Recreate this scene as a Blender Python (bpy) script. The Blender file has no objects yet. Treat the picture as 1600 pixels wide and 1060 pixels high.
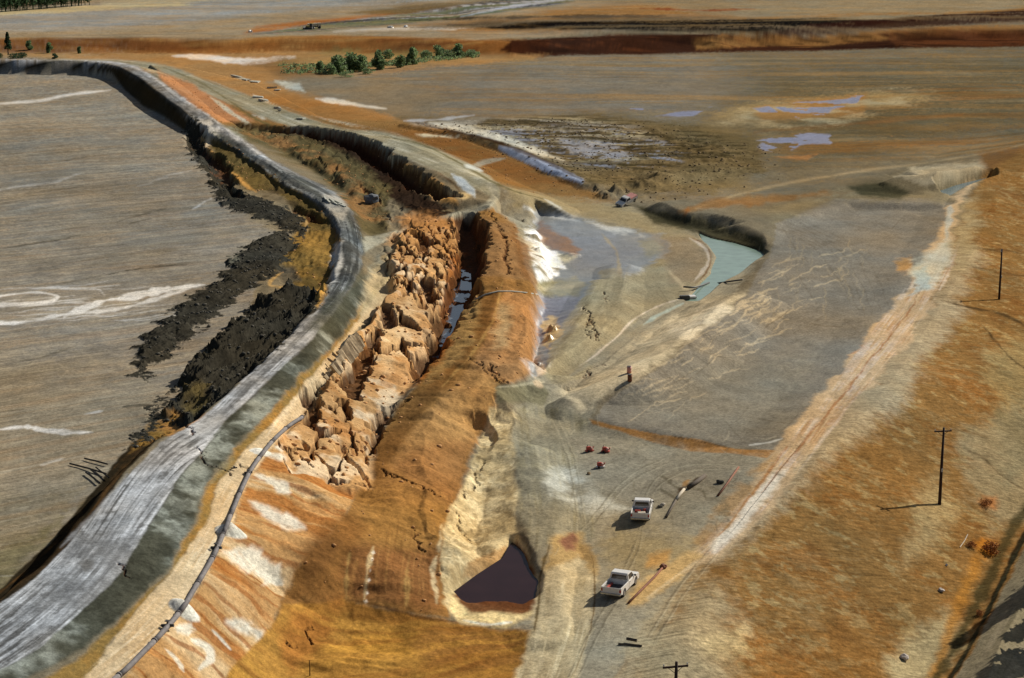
import bpy, bmesh, math, random
import numpy as np
from mathutils import Vector, Matrix
random.seed(7)
R = math.radians
PI = math.pi

# ------------------------------------------------------------------ camera, sky, sun, exposure
CAM_H = 61.0
PITCH = R(13.0)
FPX = 2900.0
cam_d = bpy.data.cameras.new('camera')
cam = bpy.data.objects.new('camera', cam_d)
bpy.context.scene.collection.objects.link(cam)
cam.location = (0, 0, CAM_H)
cam.rotation_euler = (PI / 2 - PITCH, 0, 0)
cam_d.sensor_width = 36.0
cam_d.lens = FPX / 1600 * 36.0
cam_d.clip_start = 1.0
cam_d.clip_end = 20000.0
bpy.context.scene.camera = cam

SUN_AZ = R(48.0)      # from +Y (away from the camera) towards +X (right)
SUN_EL = R(33.0)
wd = bpy.data.worlds.new('World')
bpy.context.scene.world = wd
wd.use_nodes = True
nt = wd.node_tree
for n in list(nt.nodes):
    nt.nodes.remove(n)
wo = nt.nodes.new('ShaderNodeOutputWorld')
bg = nt.nodes.new('ShaderNodeBackground')
sk = nt.nodes.new('ShaderNodeTexSky')
sk.sky_type = 'NISHITA'
sk.sun_disc = False
sk.sun_elevation = SUN_EL
sk.sun_rotation = SUN_AZ
sk.dust_density = 2.0
bg.inputs['Strength'].default_value = 0.055
nt.links.new(sk.outputs[0], bg.inputs[0])
nt.links.new(bg.outputs[0], wo.inputs[0])
sd = bpy.data.lights.new('sun', 'SUN')
sd.energy = 5.0
sd.angle = R(0.5)
sd.color = (1.0, 0.945, 0.85)
so = bpy.data.objects.new('sun', sd)
bpy.context.scene.collection.objects.link(so)
sdir = Vector((math.sin(SUN_AZ) * math.cos(SUN_EL), math.cos(SUN_AZ) * math.cos(SUN_EL), math.sin(SUN_EL)))
so.rotation_euler = sdir.to_track_quat('Z', 'Y').to_euler()
so.location = (200, 200, 200)
vs = bpy.context.scene.view_settings
vs.view_transform = 'Standard'
vs.look = 'None'
vs.gamma = 1.0
vs.exposure = 0.0
try:
    vs.use_curve_mapping = False
except Exception:
    pass

# ------------------------------------------------------------------ surveying helpers
CP, SP = math.cos(PITCH), math.sin(PITCH)
def ground_pt(px, py, z=0.0):
    """world point at height z that the photograph shows at (px, py)"""
    a = (px - 800) / FPX
    b = (530 - py) / FPX
    dx, dy, dz = a, CP + b * SP, -SP + b * CP
    t = (z - CAM_H) / dz
    return (dx * t, dy * t, z)

def to_photo(X, Y, Z):
    d = Y * CP - (Z - CAM_H) * SP
    v = Y * SP + (Z - CAM_H) * CP
    return 800 + FPX * X / d, 530 - FPX * v / d

# ------------------------------------------------------------------ noise in numpy
_rng = np.random.RandomState(11)
_TAB = _rng.rand(32, 256, 256).astype(np.float32)
def vn(x, y, s=0):
    xi = np.floor(x); yi = np.floor(y)
    fx = (x - xi).astype(np.float32); fy = (y - yi).astype(np.float32)
    xi = xi.astype(np.int32) & 255; yi = yi.astype(np.int32) & 255
    x1 = (xi + 1) & 255; y1 = (yi + 1) & 255
    fx = fx * fx * (3 - 2 * fx); fy = fy * fy * (3 - 2 * fy)
    T = _TAB[s & 31]
    a = T[yi, xi]; b = T[yi, x1]; c = T[y1, xi]; d = T[y1, x1]
    a = a + (b - a) * fx
    c = c + (d - c) * fx
    return (a + (c - a) * fy) * 2 - 1
def fbm(x, y, s=0, o=4, g=0.5):
    r = 0; amp = 1; tot = 0
    c, sn = math.cos(0.9), math.sin(0.9)
    for k in range(o):
        r = r + amp * vn(x, y, s + k * 3)
        tot += amp; amp *= g
        x, y = (x * c - y * sn) * 2.03 + 17.3, (x * sn + y * c) * 2.03 + 5.1
    return r / tot * 1.5
def ridge(x, y, s=0, o=4):
    r = 0; amp = 1; tot = 0
    for k in range(o):
        r = r + amp * (1 - np.abs(vn(x, y, s + k * 5)) * 2)
        tot += amp; amp *= 0.55
        x, y = x * 1.93 + y * 0.5 + 3.1, y * 1.93 - x * 0.5 + 7.7
    return r / tot
def voro(x, y, s=0, jit=0.85):
    """F1, F2, cell id noise (0..1) and offset to the nearest point"""
    xi = np.floor(x).astype(np.int32); yi = np.floor(y).astype(np.int32)
    f1 = np.full(x.shape, 9.0, np.float32); f2 = f1.copy()
    cid = np.zeros(x.shape, np.float32); ox = cid.copy(); oy = cid.copy()
    for dj in (-1, 0, 1):
        for di in (-1, 0, 1):
            cx = (xi + di); cy = (yi + dj)
            a = _TAB[s & 31][cy & 255, cx & 255]; b = _TAB[(s + 1) & 31][cy & 255, cx & 255]
            qx = cx + 0.5 + (a - 0.5) * jit - x
            qy = cy + 0.5 + (b - 0.5) * jit - y
            d = np.sqrt(qx * qx + qy * qy).astype(np.float32)
            near = d < f1
            f2 = np.where(near, f1, np.minimum(f2, d))
            cid = np.where(near, _TAB[(s + 2) & 31][cy & 255, cx & 255], cid)
            ox = np.where(near, qx, ox); oy = np.where(near, qy, oy)
            f1 = np.where(near, d, f1)
    return f1, f2, cid, ox, oy
def sstep(a, b, x):
    t = np.clip((x - a) / (b - a), 0, 1)
    return t * t * (3 - 2 * t)

# ------------------------------------------------------------------ the ground grid (finer near the valley, coarser to the horizon)
uu = np.concatenate([np.linspace(-1.6, -0.40, 26)[:-1], np.linspace(-0.40, -0.295, 46)[:-1],
                     np.linspace(-0.295, 0.295, 1180), np.linspace(0.295, 0.40, 46)[1:], np.linspace(0.40, 1.6, 26)[1:]])
qq = np.concatenate([np.linspace(1 / 30., 1 / 118., 24)[:-1], np.linspace(1 / 118., 1 / 1500., 1050), 1 / np.array([1800., 2300, 3200, 5000, 9000])])
NU, NQ = len(uu), len(qq)
Yg = (1 / qq)[:, None] * np.ones(NU)[None]
Xg = Yg * uu[None]
X = Xg.ravel().astype(np.float32); Y = Yg.ravel().astype(np.float32)
P0x, P0y = to_photo(X, Y, 0.0)
H = np.zeros_like(X)

def stroke_sel(QX, QY, pts, rad):
    pts = np.asarray(pts, float)
    x0, y0 = pts[:, 0].min() - rad, pts[:, 1].min() - rad
    x1, y1 = pts[:, 0].max() + rad, pts[:, 1].max() + rad
    return np.nonzero((QX > x0) & (QX < x1) & (QY > y0) & (QY < y1))[0]
def poly_dist(qx, qy, pts, closed=False):
    """distance, arclength and signed side for a polyline; extra columns are interpolated"""
    pts = np.asarray(pts, float)
    if closed:
        pts = np.vstack([pts, pts[:1]])
    best = np.full(qx.shape, 1e9, np.float32)
    arc = np.zeros(qx.shape, np.float32); side = np.ones(qx.shape, np.float32)
    ex = [np.zeros(qx.shape, np.float32) for _ in range(pts.shape[1] - 2)]
    acc = 0.0
    for i in range(len(pts) - 1):
        ax, ay = pts[i, :2]; bx, by = pts[i + 1, :2]
        dx, dy = bx - ax, by - ay
        L2 = dx * dx + dy * dy + 1e-9; L = math.sqrt(L2)
        t = np.clip(((qx - ax) * dx + (qy - ay) * dy) / L2, 0, 1)
        ex_, ey_ = qx - (ax + t * dx), qy - (ay + t * dy)
        d = np.sqrt(ex_ * ex_ + ey_ * ey_)
        m = d < best
        best = np.where(m, d, best).astype(np.float32)
        arc = np.where(m, acc + t * L, arc)
        side = np.where(m, np.sign(dx * (qy - ay) - dy * (qx - ax)), side)
        for k in range(len(ex)):
            ex[k] = np.where(m, pts[i, 2 + k] + t * (pts[i + 1, 2 + k] - pts[i, 2 + k]), ex[k])
        acc += L
    return best, arc, side, ex
def inside(qx, qy, pts):
    r = np.zeros(qx.shape, bool)
    n = len(pts)
    for i in range(n):
        x0, y0 = pts[i][:2]; x1, y1 = pts[(i + 1) % n][:2]
        if y0 == y1: continue
        c = ((y0 > qy) != (y1 > qy)) & (qx < (x1 - x0) * (qy - y0) / (y1 - y0) + x0)
        r ^= c
    return r
def sdf(qx, qy, pts):
    """positive inside"""
    d = poly_dist(qx, qy, [p[:2] for p in pts], True)[0]
    return np.where(inside(qx, qy, pts), d, -d)
def smooth_line(pts, n=4):
    """Catmull-Rom through the points"""
    P = np.asarray(pts, float)
    if len(P) < 3: return P
    Q = np.vstack([2 * P[0] - P[1], P, 2 * P[-1] - P[-2]])
    out = []
    for i in range(1, len(Q) - 2):
        for k in range(n):
            t = k / n
            out.append(0.5 * ((2 * Q[i]) + (-Q[i-1] + Q[i+1]) * t + (2*Q[i-1] - 5*Q[i] + 4*Q[i+1] - Q[i+2]) * t*t + (-Q[i-1] + 3*Q[i] - 3*Q[i+1] + Q[i+2]) * t**3))
    out.append(P[-1])
    return np.array(out)
def W3(pts):
    """photo points with heights -> world polyline (x, y, z, ...)"""
    return np.array([list(ground_pt(p[0], p[1], p[2])) + list(p[3:]) for p in pts])
def W2(pts, z):
    return [ground_pt(p[0], p[1], z)[:2] for p in pts]

# broad wobble that keeps banks from being ruler-straight
_fw = sstep(350, 600, Y)
wobx = fbm(X / 9, Y / 9, 1, 4) * (1 - _fw) + fbm(X / 70, Y / 120, 1, 5) * _fw
woby = fbm(X / 9, Y / 9, 5, 4) * (1 - _fw) + fbm(X / 70, Y / 120, 5, 5) * 2 * _fw

def level(pts, z, soft=2.0, zref=None, wob=1.0, amount=1.0):
    """bring the ground inside a world polygon to height z"""
    zr = z if zref is None else zref
    wp = np.array(W2(pts, zr))
    ids = stroke_sel(X, Y, wp, soft + 3)
    qx, qy = X[ids] + wobx[ids] * wob, Y[ids] + woby[ids] * wob
    s = sdf(qx, qy, wp)
    t = sstep(-soft, soft, s) * amount
    H[ids] = H[ids] * (1 - t) + z * t
def bank(pts, hw, kl, kr, up=True, wob=0.6, smooth=True):
    """embankment (up) or cut (down): crest polyline (px, py, z), half width, side slopes left/right of travel"""
    P = smooth_line(pts) if smooth else np.asarray(pts, float)
    wp = W3(P)
    ids = stroke_sel(X, Y, wp[:, :2], 60)
    d, arc, side, ex = poly_dist(X[ids] + wobx[ids] * wob, Y[ids] + woby[ids] * wob, wp)
    z = ex[0]
    w = ex[1] if len(ex) > 1 else hw
    k = np.where(side > 0, kl, kr)
    dd = np.maximum(0, d - w)
    # rounded shoulder
    dd = np.where(dd < 0.8, dd * dd / 1.6, dd - 0.4)
    if up:
        H[ids] = np.maximum(H[ids], z - k * dd)
    else:
        H[ids] = np.minimum(H[ids], z + k * dd)

# ------------------------------------------------------------------ levels
ZL, ZG, ZO = 4.5, 0.95, -5.0
CREST_L = [(-520, 1330, 8.5, 3.1), (-200, 1105, 8.5, 3.1), (0, 985, 8.5, 3.1), (90, 912, 8.5, 3.0), (150, 850, 8.5, 2.9), (215, 765, 8.5, 2.7), (275, 695, 8.5, 2.3), (335, 652, 8.3, 1.6),
           (390, 604, 8.0, 1.3), (440, 556, 7.4, 1.2), (490, 502, 6.8, 1.2), (530, 450, 6.2, 1.5), (548, 400, 5.8, 1.6), (545, 352, 5.6, 1.5), (515, 314, 5.6, 1.3), (460, 288, 5.2, 1.2),
           (410, 254, 5.2, 1.2), (370, 226, 5.6, 1.3), (330, 196, 7.2, 2.0), (300, 168, 8.4, 2.6), (262, 142, 9, 3), (225, 115, 9, 3), (175, 98, 9, 3), (60, 94, 9, 3), (-100, 92, 9, 3), (-420, 94, 9, 3)]
CREST_R = [(760, 1400, 0.0), (880, 1180, 0.2), (965, 1040, 0.8), (1045, 925, 1.2), (1130, 845, 1.3), (1245, 705, 1.5), (1340, 590, 1.5), (1420, 480, 1.5),
           (1478, 395, 1.6), (1525, 310, 1.8), (1580, 258, 2.6), (1640, 232, 3.6), (1760, 200, 3.6), (2100, 185, 3.6)]
# far plain a little higher than the valley floor
H += sstep(420, 640, Y) * 1.5
# left pond: everything left of the crest
wpL = [p[:2] for p in W3(smooth_line(CREST_L))]
wpL = [(-900, -50)] + wpL + [(-900, wpL[-1][1])]
ids = np.nonzero((X < 10))[0]
s = sdf(X[ids], Y[ids], wpL)
t = sstep(-3, 3, s)
H[ids] = H[ids] * (1 - t) + ZL * t
# outer low ground right of the right-hand dam
wpR = [p[:2] for p in W3(smooth_line(CREST_R))]
wpR = wpR + [(4000, wpR[-1][1] + 30), (4000, -50), (-20, -50)]
ids = np.nonzero((X > -20))[0]
s = sdf(X[ids], Y[ids], wpR)
d_out = np.full(X.shape, -999, np.float32); d_out[ids] = s
# long outer slope, about 1 in 4
fall = np.clip(np.maximum(0, d_out - 4.5) * 0.235, 0, 6.8)
fall = np.where(fall > 5.6, 5.6 + (fall - 5.6) * 0.3, fall)
Hc = 1.3 * sstep(0, 60, Y - 130) + 0.3
H = np.where(d_out > 0, Hc - fall, H).astype(np.float32)
# right-hand gray flat
GFLAT = [(918, 655), (960, 668), (1050, 684), (1130, 698), (1205, 706), (1250, 690), (1325, 598), (1395, 492), (1440, 425), (1475, 360), (1485, 318), (1455, 305),
         (1300, 308), (1200, 330), (1120, 322), (1200, 372), (1170, 430), (1120, 470), (1040, 530), (960, 600), (915, 632)]
level(GFLAT, ZG, 2.4, wob=0.8)
# raised apron north of the green pond
level([(1000, 318), (1070, 335), (1150, 352), (1200, 372), (1230, 345), (1330, 318), (1480, 322), (1500, 280), (1440, 262), (1300, 280), (1150, 300), (1060, 310)], 2.0, 2.2, wob=0.4)
# right-hand dam top
bank(CREST_R, 3.2, 0.14, 0.24, wob=0.8)
# left dam
bank(CREST_L, 3.1, 1.35, 0.30, wob=0.35)
# bench carrying the pipeline
BENCH = [(-120, 1300, 6.2), (60, 1110, 6.2), (130, 1045, 6.2), (235, 955, 6.2), (295, 885, 6.2), (340, 815, 6.2), (378, 748, 6.2), (425, 685, 6.2), (490, 600, 6.0), (555, 520, 5.4), (615, 430, 4.6)]
bank(BENCH, 2.6, 0.3, 0.33, wob=0.4)
# far terraces
level([(-1200, 78), (0, 76), (300, 76), (520, 78), (720, 80), (805, 84), (880, 78), (1000, 74), (1130, 70), (1300, 62), (1450, 58), (1600, 54), (2600, 40), (3500, -90), (-3000, -90)], 6.0, 13, zref=2.0, wob=7)
level([(860, 52), (1180, 52), (1350, 42), (1600, 32), (2600, 20), (3500, -100), (-200, -100), (300, -20), (640, 8), (720, 20), (760, 34)], 8.5, 14, zref=6.0, wob=7)

# upper bench (between the scarp and the rough field) and the central ridge
level([(345, 195), (430, 203), (505, 212), (560, 226), (600, 258), (650, 296), (705, 330), (765, 333), (782, 306), (752, 278), (700, 246), (640, 222), (580, 205), (500, 180), (400, 130), (300, 105), (230, 100), (280, 140)], 4.4, 1.2, wob=0.9)
bank([(480, 196, 5.0), (560, 214, 5.0), (625, 228, 5.0), (700, 268, 4.8), (765, 297, 4.6)], 3.0, 0.3, 0.3, wob=0.3)
# the trough between the dam and the ridge stands above the valley floor
level([(560, 330), (745, 330), (780, 380), (790, 450), (760, 560), (700, 640), (640, 720), (600, 800), (520, 790), (470, 720), (520, 600), (570, 480)], 2.7, 3.0, wob=1)
RIDGE = [(745, 335, 4.2), (775, 390, 4.1), (785, 430, 4.1), (778, 470, 4.1), (752, 535, 4.1), (705, 595, 4.0), (655, 665, 3.7), (612, 740, 3.3), (590, 810, 2.6), (580, 870, 1.8), (560, 930, 1.0)]
bank([(a_, b_, z_ - 0.5) for a_, b_, z_ in RIDGE], 2.6, 0.36, 0.16, wob=1.0)
bank([(742, 345, 4.6), (765, 385, 4.5), (772, 425, 4.3), (762, 470, 4.0), (742, 520, 3.4)], 1.2, 0.35, 1.1, wob=0.9)
# shoulder of the ridge toward the right
bank([(790, 380, 3.2), (812, 450, 3.0), (800, 530, 3.2), (765, 600, 3.2), (715, 690, 2.8), (700, 780, 2.2), (690, 870, 1.4)], 1.6, 0.8, 0.25, wob=1.2)
# left bench toe area keeps falling to the valley
# wet flat
level([(838, 332), (900, 342), (965, 356), (1035, 370), (1048, 398), (1000, 424), (960, 432), (905, 445), (905, 500), (868, 556), (842, 592), (826, 588), (832, 540), (838, 480), (842, 452), (856, 430), (850, 392), (828, 350)], -0.2, 1.2, wob=0.9)
# gray spoil ridges beside the wet flat
bank([(945, 440, 1.0), (925, 495, 1.3), (890, 555, 1.4), (862, 590, 0.8)], 1.2, 0.35, 0.3, wob=0.8)
bank([(975, 415, 0.8), (960, 470, 1.1), (935, 520, 1.1), (905, 560, 0.8)], 1.0, 0.3, 0.3, wob=0.8)
bank([(1165, 455, 3.4), (1120, 495, 3.6), (1060, 535, 3.6), (1000, 575, 3.4), (950, 600, 2.6), (900, 625, 1.4)], 0.8, 0.42, 0.42, wob=1.1)
# teal pond, its channel and the second small pond
TEAL = [(1090, 362), (1112, 370), (1145, 377), (1188, 390), (1197, 399), (1168, 416), (1122, 444), (1090, 468), (1072, 468), (1092, 447), (1112, 424), (1120, 400), (1106, 380)]
level(TEAL, -0.9, 0.6, zref=0.0, wob=0.25)
bank([(1080, 472, -0.2), (1030, 490, -0.2), (985, 520, 0.0), (950, 548, 0.1), (915, 572, 0.1), (882, 588, 0.0)], 0.9, 0.6, 0.6, up=False, wob=0.5)
bank([(1395, 276, 1.0), (1440, 295, 0.6), (1470, 305, 0.0), (1535, 286, 0.0)], 1.6, 0.5, 0.9, up=False, wob=0.5)
bank([(1420, 272, 4.6), (1465, 268, 5.2), (1500, 262, 5.2), (1540, 256, 4.6)], 0.8, 0.45, 0.5, wob=0.8)
level([(1458, 304), (1500, 290), (1545, 280), (1556, 290), (1515, 304), (1478, 314)], 0.2, 1.0, wob=0.3)
# dark notch at (1390, 300)
bank([(1335, 300, 1.6), (1375, 302, 1.4), (1400, 306, 1.2)], 2.2, 0.25, 0.9, up=False, wob=0.3)
# bank above the puddle channel at the back
bank([(740, 222, 0.4), (800, 243, -0.7), (850, 260, -0.8), (905, 283, -0.8)], 1.4, 0.5, 0.3, up=False, wob=1.2)
bank([(640, 193, 1.6), (740, 212, 1.4), (800, 232, 1.3), (860, 256, 1.2), (925, 288, 1.1)], 1.2, 0.2, 0.5, wob=1.4)
# ditch behind the white truck
bank([(905, 290, 1.0), (950, 308, 0.6), (1000, 334, 0.0), (1050, 352, 0.2), (1100, 362, -0.6)], 1.0, 0.6, 0.4, up=False, wob=0.6)
# orange floor and its bank
level([(430, 960), (540, 938), (700, 972), (830, 975), (870, 990), (800, 1200), (250, 1300)], 0.0, 5.0, wob=1)
# brown pond and the gully above it
POND = [(708, 932), (722, 914), (752, 904), (782, 888), (794, 866), (804, 858), (816, 868), (830, 890), (838, 918), (834, 944), (812, 955), (770, 950), (735, 950)]
bank([(772, 668, 0.9), (774, 710, 0.4), (780, 760, -0.2), (790, 820, -0.7), (800, 870, -1.4)], 1.8, 0.45, 0.5, up=False, wob=0.9)
bank([(748, 672, 0.2), (760, 690, 0.0), (756, 708, 0.4)], 0.4, 1.2, 1.5, up=False, wob=0.3)
# low levee right of the pond
bank([(815, 700, 0.9), (845, 790, 0.9), (850, 850, 0.8), (862, 920, 0.8), (855, 990, 0.7)], 0.8, 0.35, 0.3, wob=0.8)
# culvert mound (770-850, 610)
bank([(775, 606, 1.5), (815, 604, 1.7), (850, 603, 1.3)], 0.9, 0.30, 0.6, wob=0.5)
# orange floor and its bank
# right-hand toe ditch
DITCH = [(1390, 1200, -6.0), (1466, 1060, -6.2), (1530, 930, -6.2), (1572, 862, -6.2), (1640, 740, -6.2), (1800, 520, -6.2)]
bank(DITCH, 0.7, 0.4, 0.5, up=False, wob=0.6)
# the pond basin last, so that no bank fills it again
level([(690, 925), (730, 885), (775, 862), (795, 835), (825, 850), (850, 895), (850, 965), (790, 982), (715, 972)], 0.2, 1.6, wob=0.6)
level(POND, -1.0, 0.9, wob=0.5)
# ------------------------------------------------------------------ probing the ground as built so far
def height_at(x, y):
    _Hg = H.reshape(NQ, NU)
    q = 1.0 / max(y, 31.0); u = x / max(y, 31.0)
    i = int(np.clip(np.searchsorted(-qq, -q) - 1, 0, NQ - 2)); j = int(np.clip(np.searchsorted(uu, u) - 1, 0, NU - 2))
    fi = float(np.clip((qq[i] - q) / (qq[i] - qq[i + 1]), 0, 1)); fj = float(np.clip((u - uu[j]) / (uu[j + 1] - uu[j]), 0, 1))
    a = _Hg[i, j] * (1 - fj) + _Hg[i, j + 1] * fj; b = _Hg[i + 1, j] * (1 - fj) + _Hg[i + 1, j + 1] * fj
    return float(a * (1 - fi) + b * fi)
def on_ground(px, py):
    """where the line of sight to (px, py) of the photograph meets the built ground"""
    lo = 14.0
    prev = lo
    z = lo
    while z > -9:
        x, y, _ = ground_pt(px, py, z)
        if height_at(x, y) >= z:
            break
        prev = z
        z -= 0.25
    for _ in range(8):
        m = (prev + z) / 2
        x, y, _ = ground_pt(px, py, m)
        if height_at(x, y) >= m: z = m
        else: prev = m
    x, y, _ = ground_pt(px, py, z)
    return Vector((x, y, height_at(x, y)))

# ------------------------------------------------------------------ the slide: blocks, cracks, chasms
def region_t(pts, z, soft, wob=1.0):
    wp = np.array(W2(pts, z))
    ids = stroke_sel(X, Y, wp, soft + 3)
    s = sdf(X[ids] + wobx[ids] * wob, Y[ids] + woby[ids] * wob, wp)
    return ids, sstep(-soft, soft, s)
crack = np.zeros_like(X)
SL_L = [(430, 700, 6.0), (470, 650, 6.0), (512, 584, 6.0), (550, 525, 5.6), (590, 480, 5.2), (614, 440, 4.8), (606, 400, 4.4), (622, 362, 3.8), (645, 348, 3.4)]
SL_R = [(700, 345, 2.6), (716, 362, 2.4), (722, 400, 2.2), (716, 440, 2.4), (702, 505, 2.4), (680, 560, 2.4), (644, 612, 2.4), (606, 655, 2.5), (586, 700, 2.6), (584, 762, 2.6)]
SL_E = [(545, 768, 3.0), (500, 742, 4.2), (450, 742, 5.6)]
SLIDE = [(430, 700), (470, 648), (512, 582), (548, 522), (585, 482), (600, 430), (640, 395), (716, 390), (712, 440), (698, 510), (676, 566), (640, 605), (600, 655), (580, 705), (585, 760), (545, 765), (500, 735), (455, 745)]
_wl, _wr, _we = W3(SL_L), W3(SL_R), W3(SL_E)
_wp = np.vstack([_wl[:, :2], _wr[:, :2], _we[:, :2]])
ids = stroke_sel(X, Y, _wp, 5)
_s = sdf(X[ids] + wobx[ids] * 0.8, Y[ids] + woby[ids] * 0.8, _wp)
t = sstep(-0.5, 0.9, _s)
x, y = X[ids], Y[ids]
# long axis of the blocks runs down the slope
wx = x + fbm(x / 3, y / 7, 9, 4) * 0.8; wy = y + fbm(x / 3, y / 7, 14, 4) * 2.4
f1, f2, cid, ox, oy = voro((wx * 0.92 + wy * 0.12) / 4.0, (wy * 0.9 - wx * 0.9) / 10.5, 3)
wide = np.clip(fbm(x / 7, y / 9, 25, 3) * 0.9 + 0.25, 0, 1)
gap = (1 - sstep(0.02 + 0.04 * wide, 0.04 + 0.08 * wide, f2 - f1)) * sstep(0.0, 0.22, wide)
flat_ = sstep(0.0, 0.35, wide) * 0.75 + 0.25
blk = (cid - 0.5) * 0.55 + ox * (cid * 1.6 - 0.5) * 0.35 + oy * (0.6 - cid) * 0.9
dl_, _a, _b, el_ = poly_dist(x, y, _wl)
dr_, _a, _b, er_ = poly_dist(x, y, _wr)
ft = dl_ / (dl_ + dr_ + 1e-3)
base = el_[0] * (1 - ft) + er_[0] * ft
slide_t = np.zeros_like(X); slide_t[ids] = t
newH = base + blk * flat_ - gap * (0.45 + 1.0 * wide) + fbm(x / 2.2, y / 5, 4, 4) * 0.10
H[ids] = H[ids] * (1 - t) + newH * t
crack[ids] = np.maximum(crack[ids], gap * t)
# fractured rubble at the head of the slide
RUB = [(598, 395), (612, 362), (640, 352), (716, 352), (722, 400), (716, 450), (700, 500), (660, 480), (620, 455), (600, 430)]
ids, t = region_t(RUB, 3.2, 1.5)
x, y = X[ids], Y[ids]
wx = x + fbm(x / 2, y / 6, 9, 3) * 0.7; wy = y + fbm(x / 2, y / 6, 14, 3) * 2.2
f1, f2, cid, ox, oy = voro((wx + wy * 0.12) / 2.3, (wy - wx * 0.8) / 7.5, 6)
gap = 1 - sstep(0.02, 0.25, f2 - f1)
newH = H[ids] + (cid - 0.4) * 0.7 + oy * (0.5 - cid) * 0.8 - gap * 0.6 + fbm(x / 1.2, y / 4, 4, 4) * 0.12
H[ids] = H[ids] * (1 - t) + newH * t
crack[ids] = np.maximum(crack[ids], gap * t)
# low broken ground left of the upper scarp
UPP = [(330, 205), (430, 212), (500, 222), (560, 240), (600, 275), (650, 308), (715, 345), (640, 372), (600, 370), (560, 330), (520, 285), (440, 240), (360, 215)]
ids, t = region_t(UPP, 1.5, 1.5)
x, y = X[ids], Y[ids]
f1, f2, cid, ox, oy = voro((x + fbm(x / 3, y / 9, 9, 3)) / 4.0, (y + fbm(x / 3, y / 9, 2, 3) * 3) / 13.0, 9)
newH = 3.0 + (cid - 0.5) * 0.6 - oy * 0.5 + fbm(x / 2.4, y / 8, 4, 5) * 0.5
H[ids] = H[ids] * (1 - t) + newH * t
# named chasms (photo x, y, z, half width)
def chasm(pts, k=1.6, wob=0.35, bed=False):
    k = k if bed else 3.2
    # the line is read where the photograph shows the opening, on the present surface (or at its own bed)
    if bed:
        wp = W3(smooth_line(pts, 3))
    else:
        q = []
        for p in pts:
            g0 = on_ground(p[0], p[1])
            q.append((g0.x, g0.y, g0.z - min(1.7, max(0.6, 0.45 * (3.4 - p[2]))), p[3] * 0.85))
        wp = smooth_line(q, 3)
    ids = stroke_sel(X, Y, wp[:, :2], 8)
    d, arc, side, ex = poly_dist(X[ids] + wobx[ids] * wob + 0.45 * fbm(X[ids] / 1.3, Y[ids] / 1.3, 3, 3) + 0.9 * fbm(X[ids] / 4, Y[ids] / 4, 13, 3), Y[ids] + woby[ids] * wob, wp)
    z, w = ex
    dd = np.maximum(0, d - w)
    new = np.minimum(H[ids], z + k * dd + 0.25 * fbm(X[ids], Y[ids], 6, 3))
    dif = sstep(0.2, 1.4, H[ids] - new)
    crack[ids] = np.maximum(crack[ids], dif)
    H[ids] = new
chasm([(726, 362, -0.3, 0.9), (732, 390, -0.5, 1.5), (730, 430, -0.5, 1.6), (722, 475, -0.5, 1.3), (706, 522, -0.4, 1.0), (686, 562, -0.1, 0.6), (664, 592, 0.3, 0.4), (640, 620, 0.7, 0.25)], 2.4, bed=True)
chasm([(640, 622, 0.4, 0.3), (615, 640, 0.0, 0.5), (598, 662, -0.4, 0.9), (586, 690, 0.6, 0.3), (572, 705, 0.8, 0.2)], 2)
chasm([(560, 700, 1.6, 0.15), (548, 722, 1.4, 0.2), (568, 745, 1.4, 0.2)], 2)
chasm([(604, 478, 0.2, 1.0), (612, 498, -0.2, 1.1), (600, 512, 0.2, 0.6)], 2)
chasm([(592, 515, 0.2, 0.4), (574, 545, -0.2, 0.7), (560, 575, -0.8, 1.5), (544, 600, -1.0, 1.6), (552, 618, -0.8, 0.8)], 2)
chasm([(545, 628, 0.8, 0.3), (544, 645, 0.2, 0.5), (545, 655, 0.8, 0.2)], 2)
chasm([(502, 590, 1.6, 0.3), (494, 612, 1.4, 0.35), (492, 640, 0.4, 0.9), (488, 662, 0.4, 0.7), (500, 685, 1.4, 0.2)], 2)
chasm([(470, 690, 1.6, 0.25), (478, 705, 1.2, 0.4), (484, 715, 1.4, 0.2)], 2)
chasm([(530, 695, 1.2, 0.35), (532, 712, 0.8, 0.4)], 2)
chasm([(650, 362, 0.6, 1.1), (662, 378, 0.0, 1.3), (655, 395, 0.6, 0.8)], 2)
chasm([(668, 440, 0.2, 0.8), (672, 462, 0.0, 0.9), (664, 480, 0.6, 0.4)], 2)
chasm([(645, 425, 1.2, 0.4), (636, 450, 0.8, 0.4), (622, 468, 1.4, 0.2)], 2)
# upper scarp foot
chasm([(438, 214, 1.6, 0.8), (500, 224, 1.2, 1.4), (560, 244, 0.8, 1.8), (605, 276, 0.6, 1.8), (660, 312, 0.6, 1.5), (705, 334, 0.6, 1.0)], 1.8, bed=True, wob=1.2)

# ------------------------------------------------------------------ dark clay heaps pushed into the left pond
clay = np.zeros_like(X)
CLAY_A = [(206, 548), (222, 518), (270, 478), (300, 452), (345, 428), (355, 400), (380, 380), (410, 364), (446, 352), (462, 372), (440, 414), (406, 436), (376, 454), (352, 478), (320, 498), (290, 518), (262, 544), (236, 570), (226, 592), (212, 575)]
CLAY_B = [(300, 556), (330, 528), (374, 490), (404, 468), (442, 446), (474, 448), (508, 470), (492, 498), (440, 548), (408, 590), (378, 624), (326, 656), (282, 668), (255, 655), (262, 620), (285, 588)]
CLAY_C = [(292, 205), (306, 200), (318, 240), (345, 262), (362, 300), (380, 326), (355, 316), (330, 290), (318, 258), (300, 235)]
CLAY_D = [(232, 640), (250, 605), (256, 615), (240, 668), (215, 690), (205, 690)]
CLAY_E = [(352, 300), (372, 292), (398, 300), (430, 312), (462, 326), (482, 346), (470, 362), (448, 352), (420, 344), (392, 326), (372, 318)]
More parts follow.
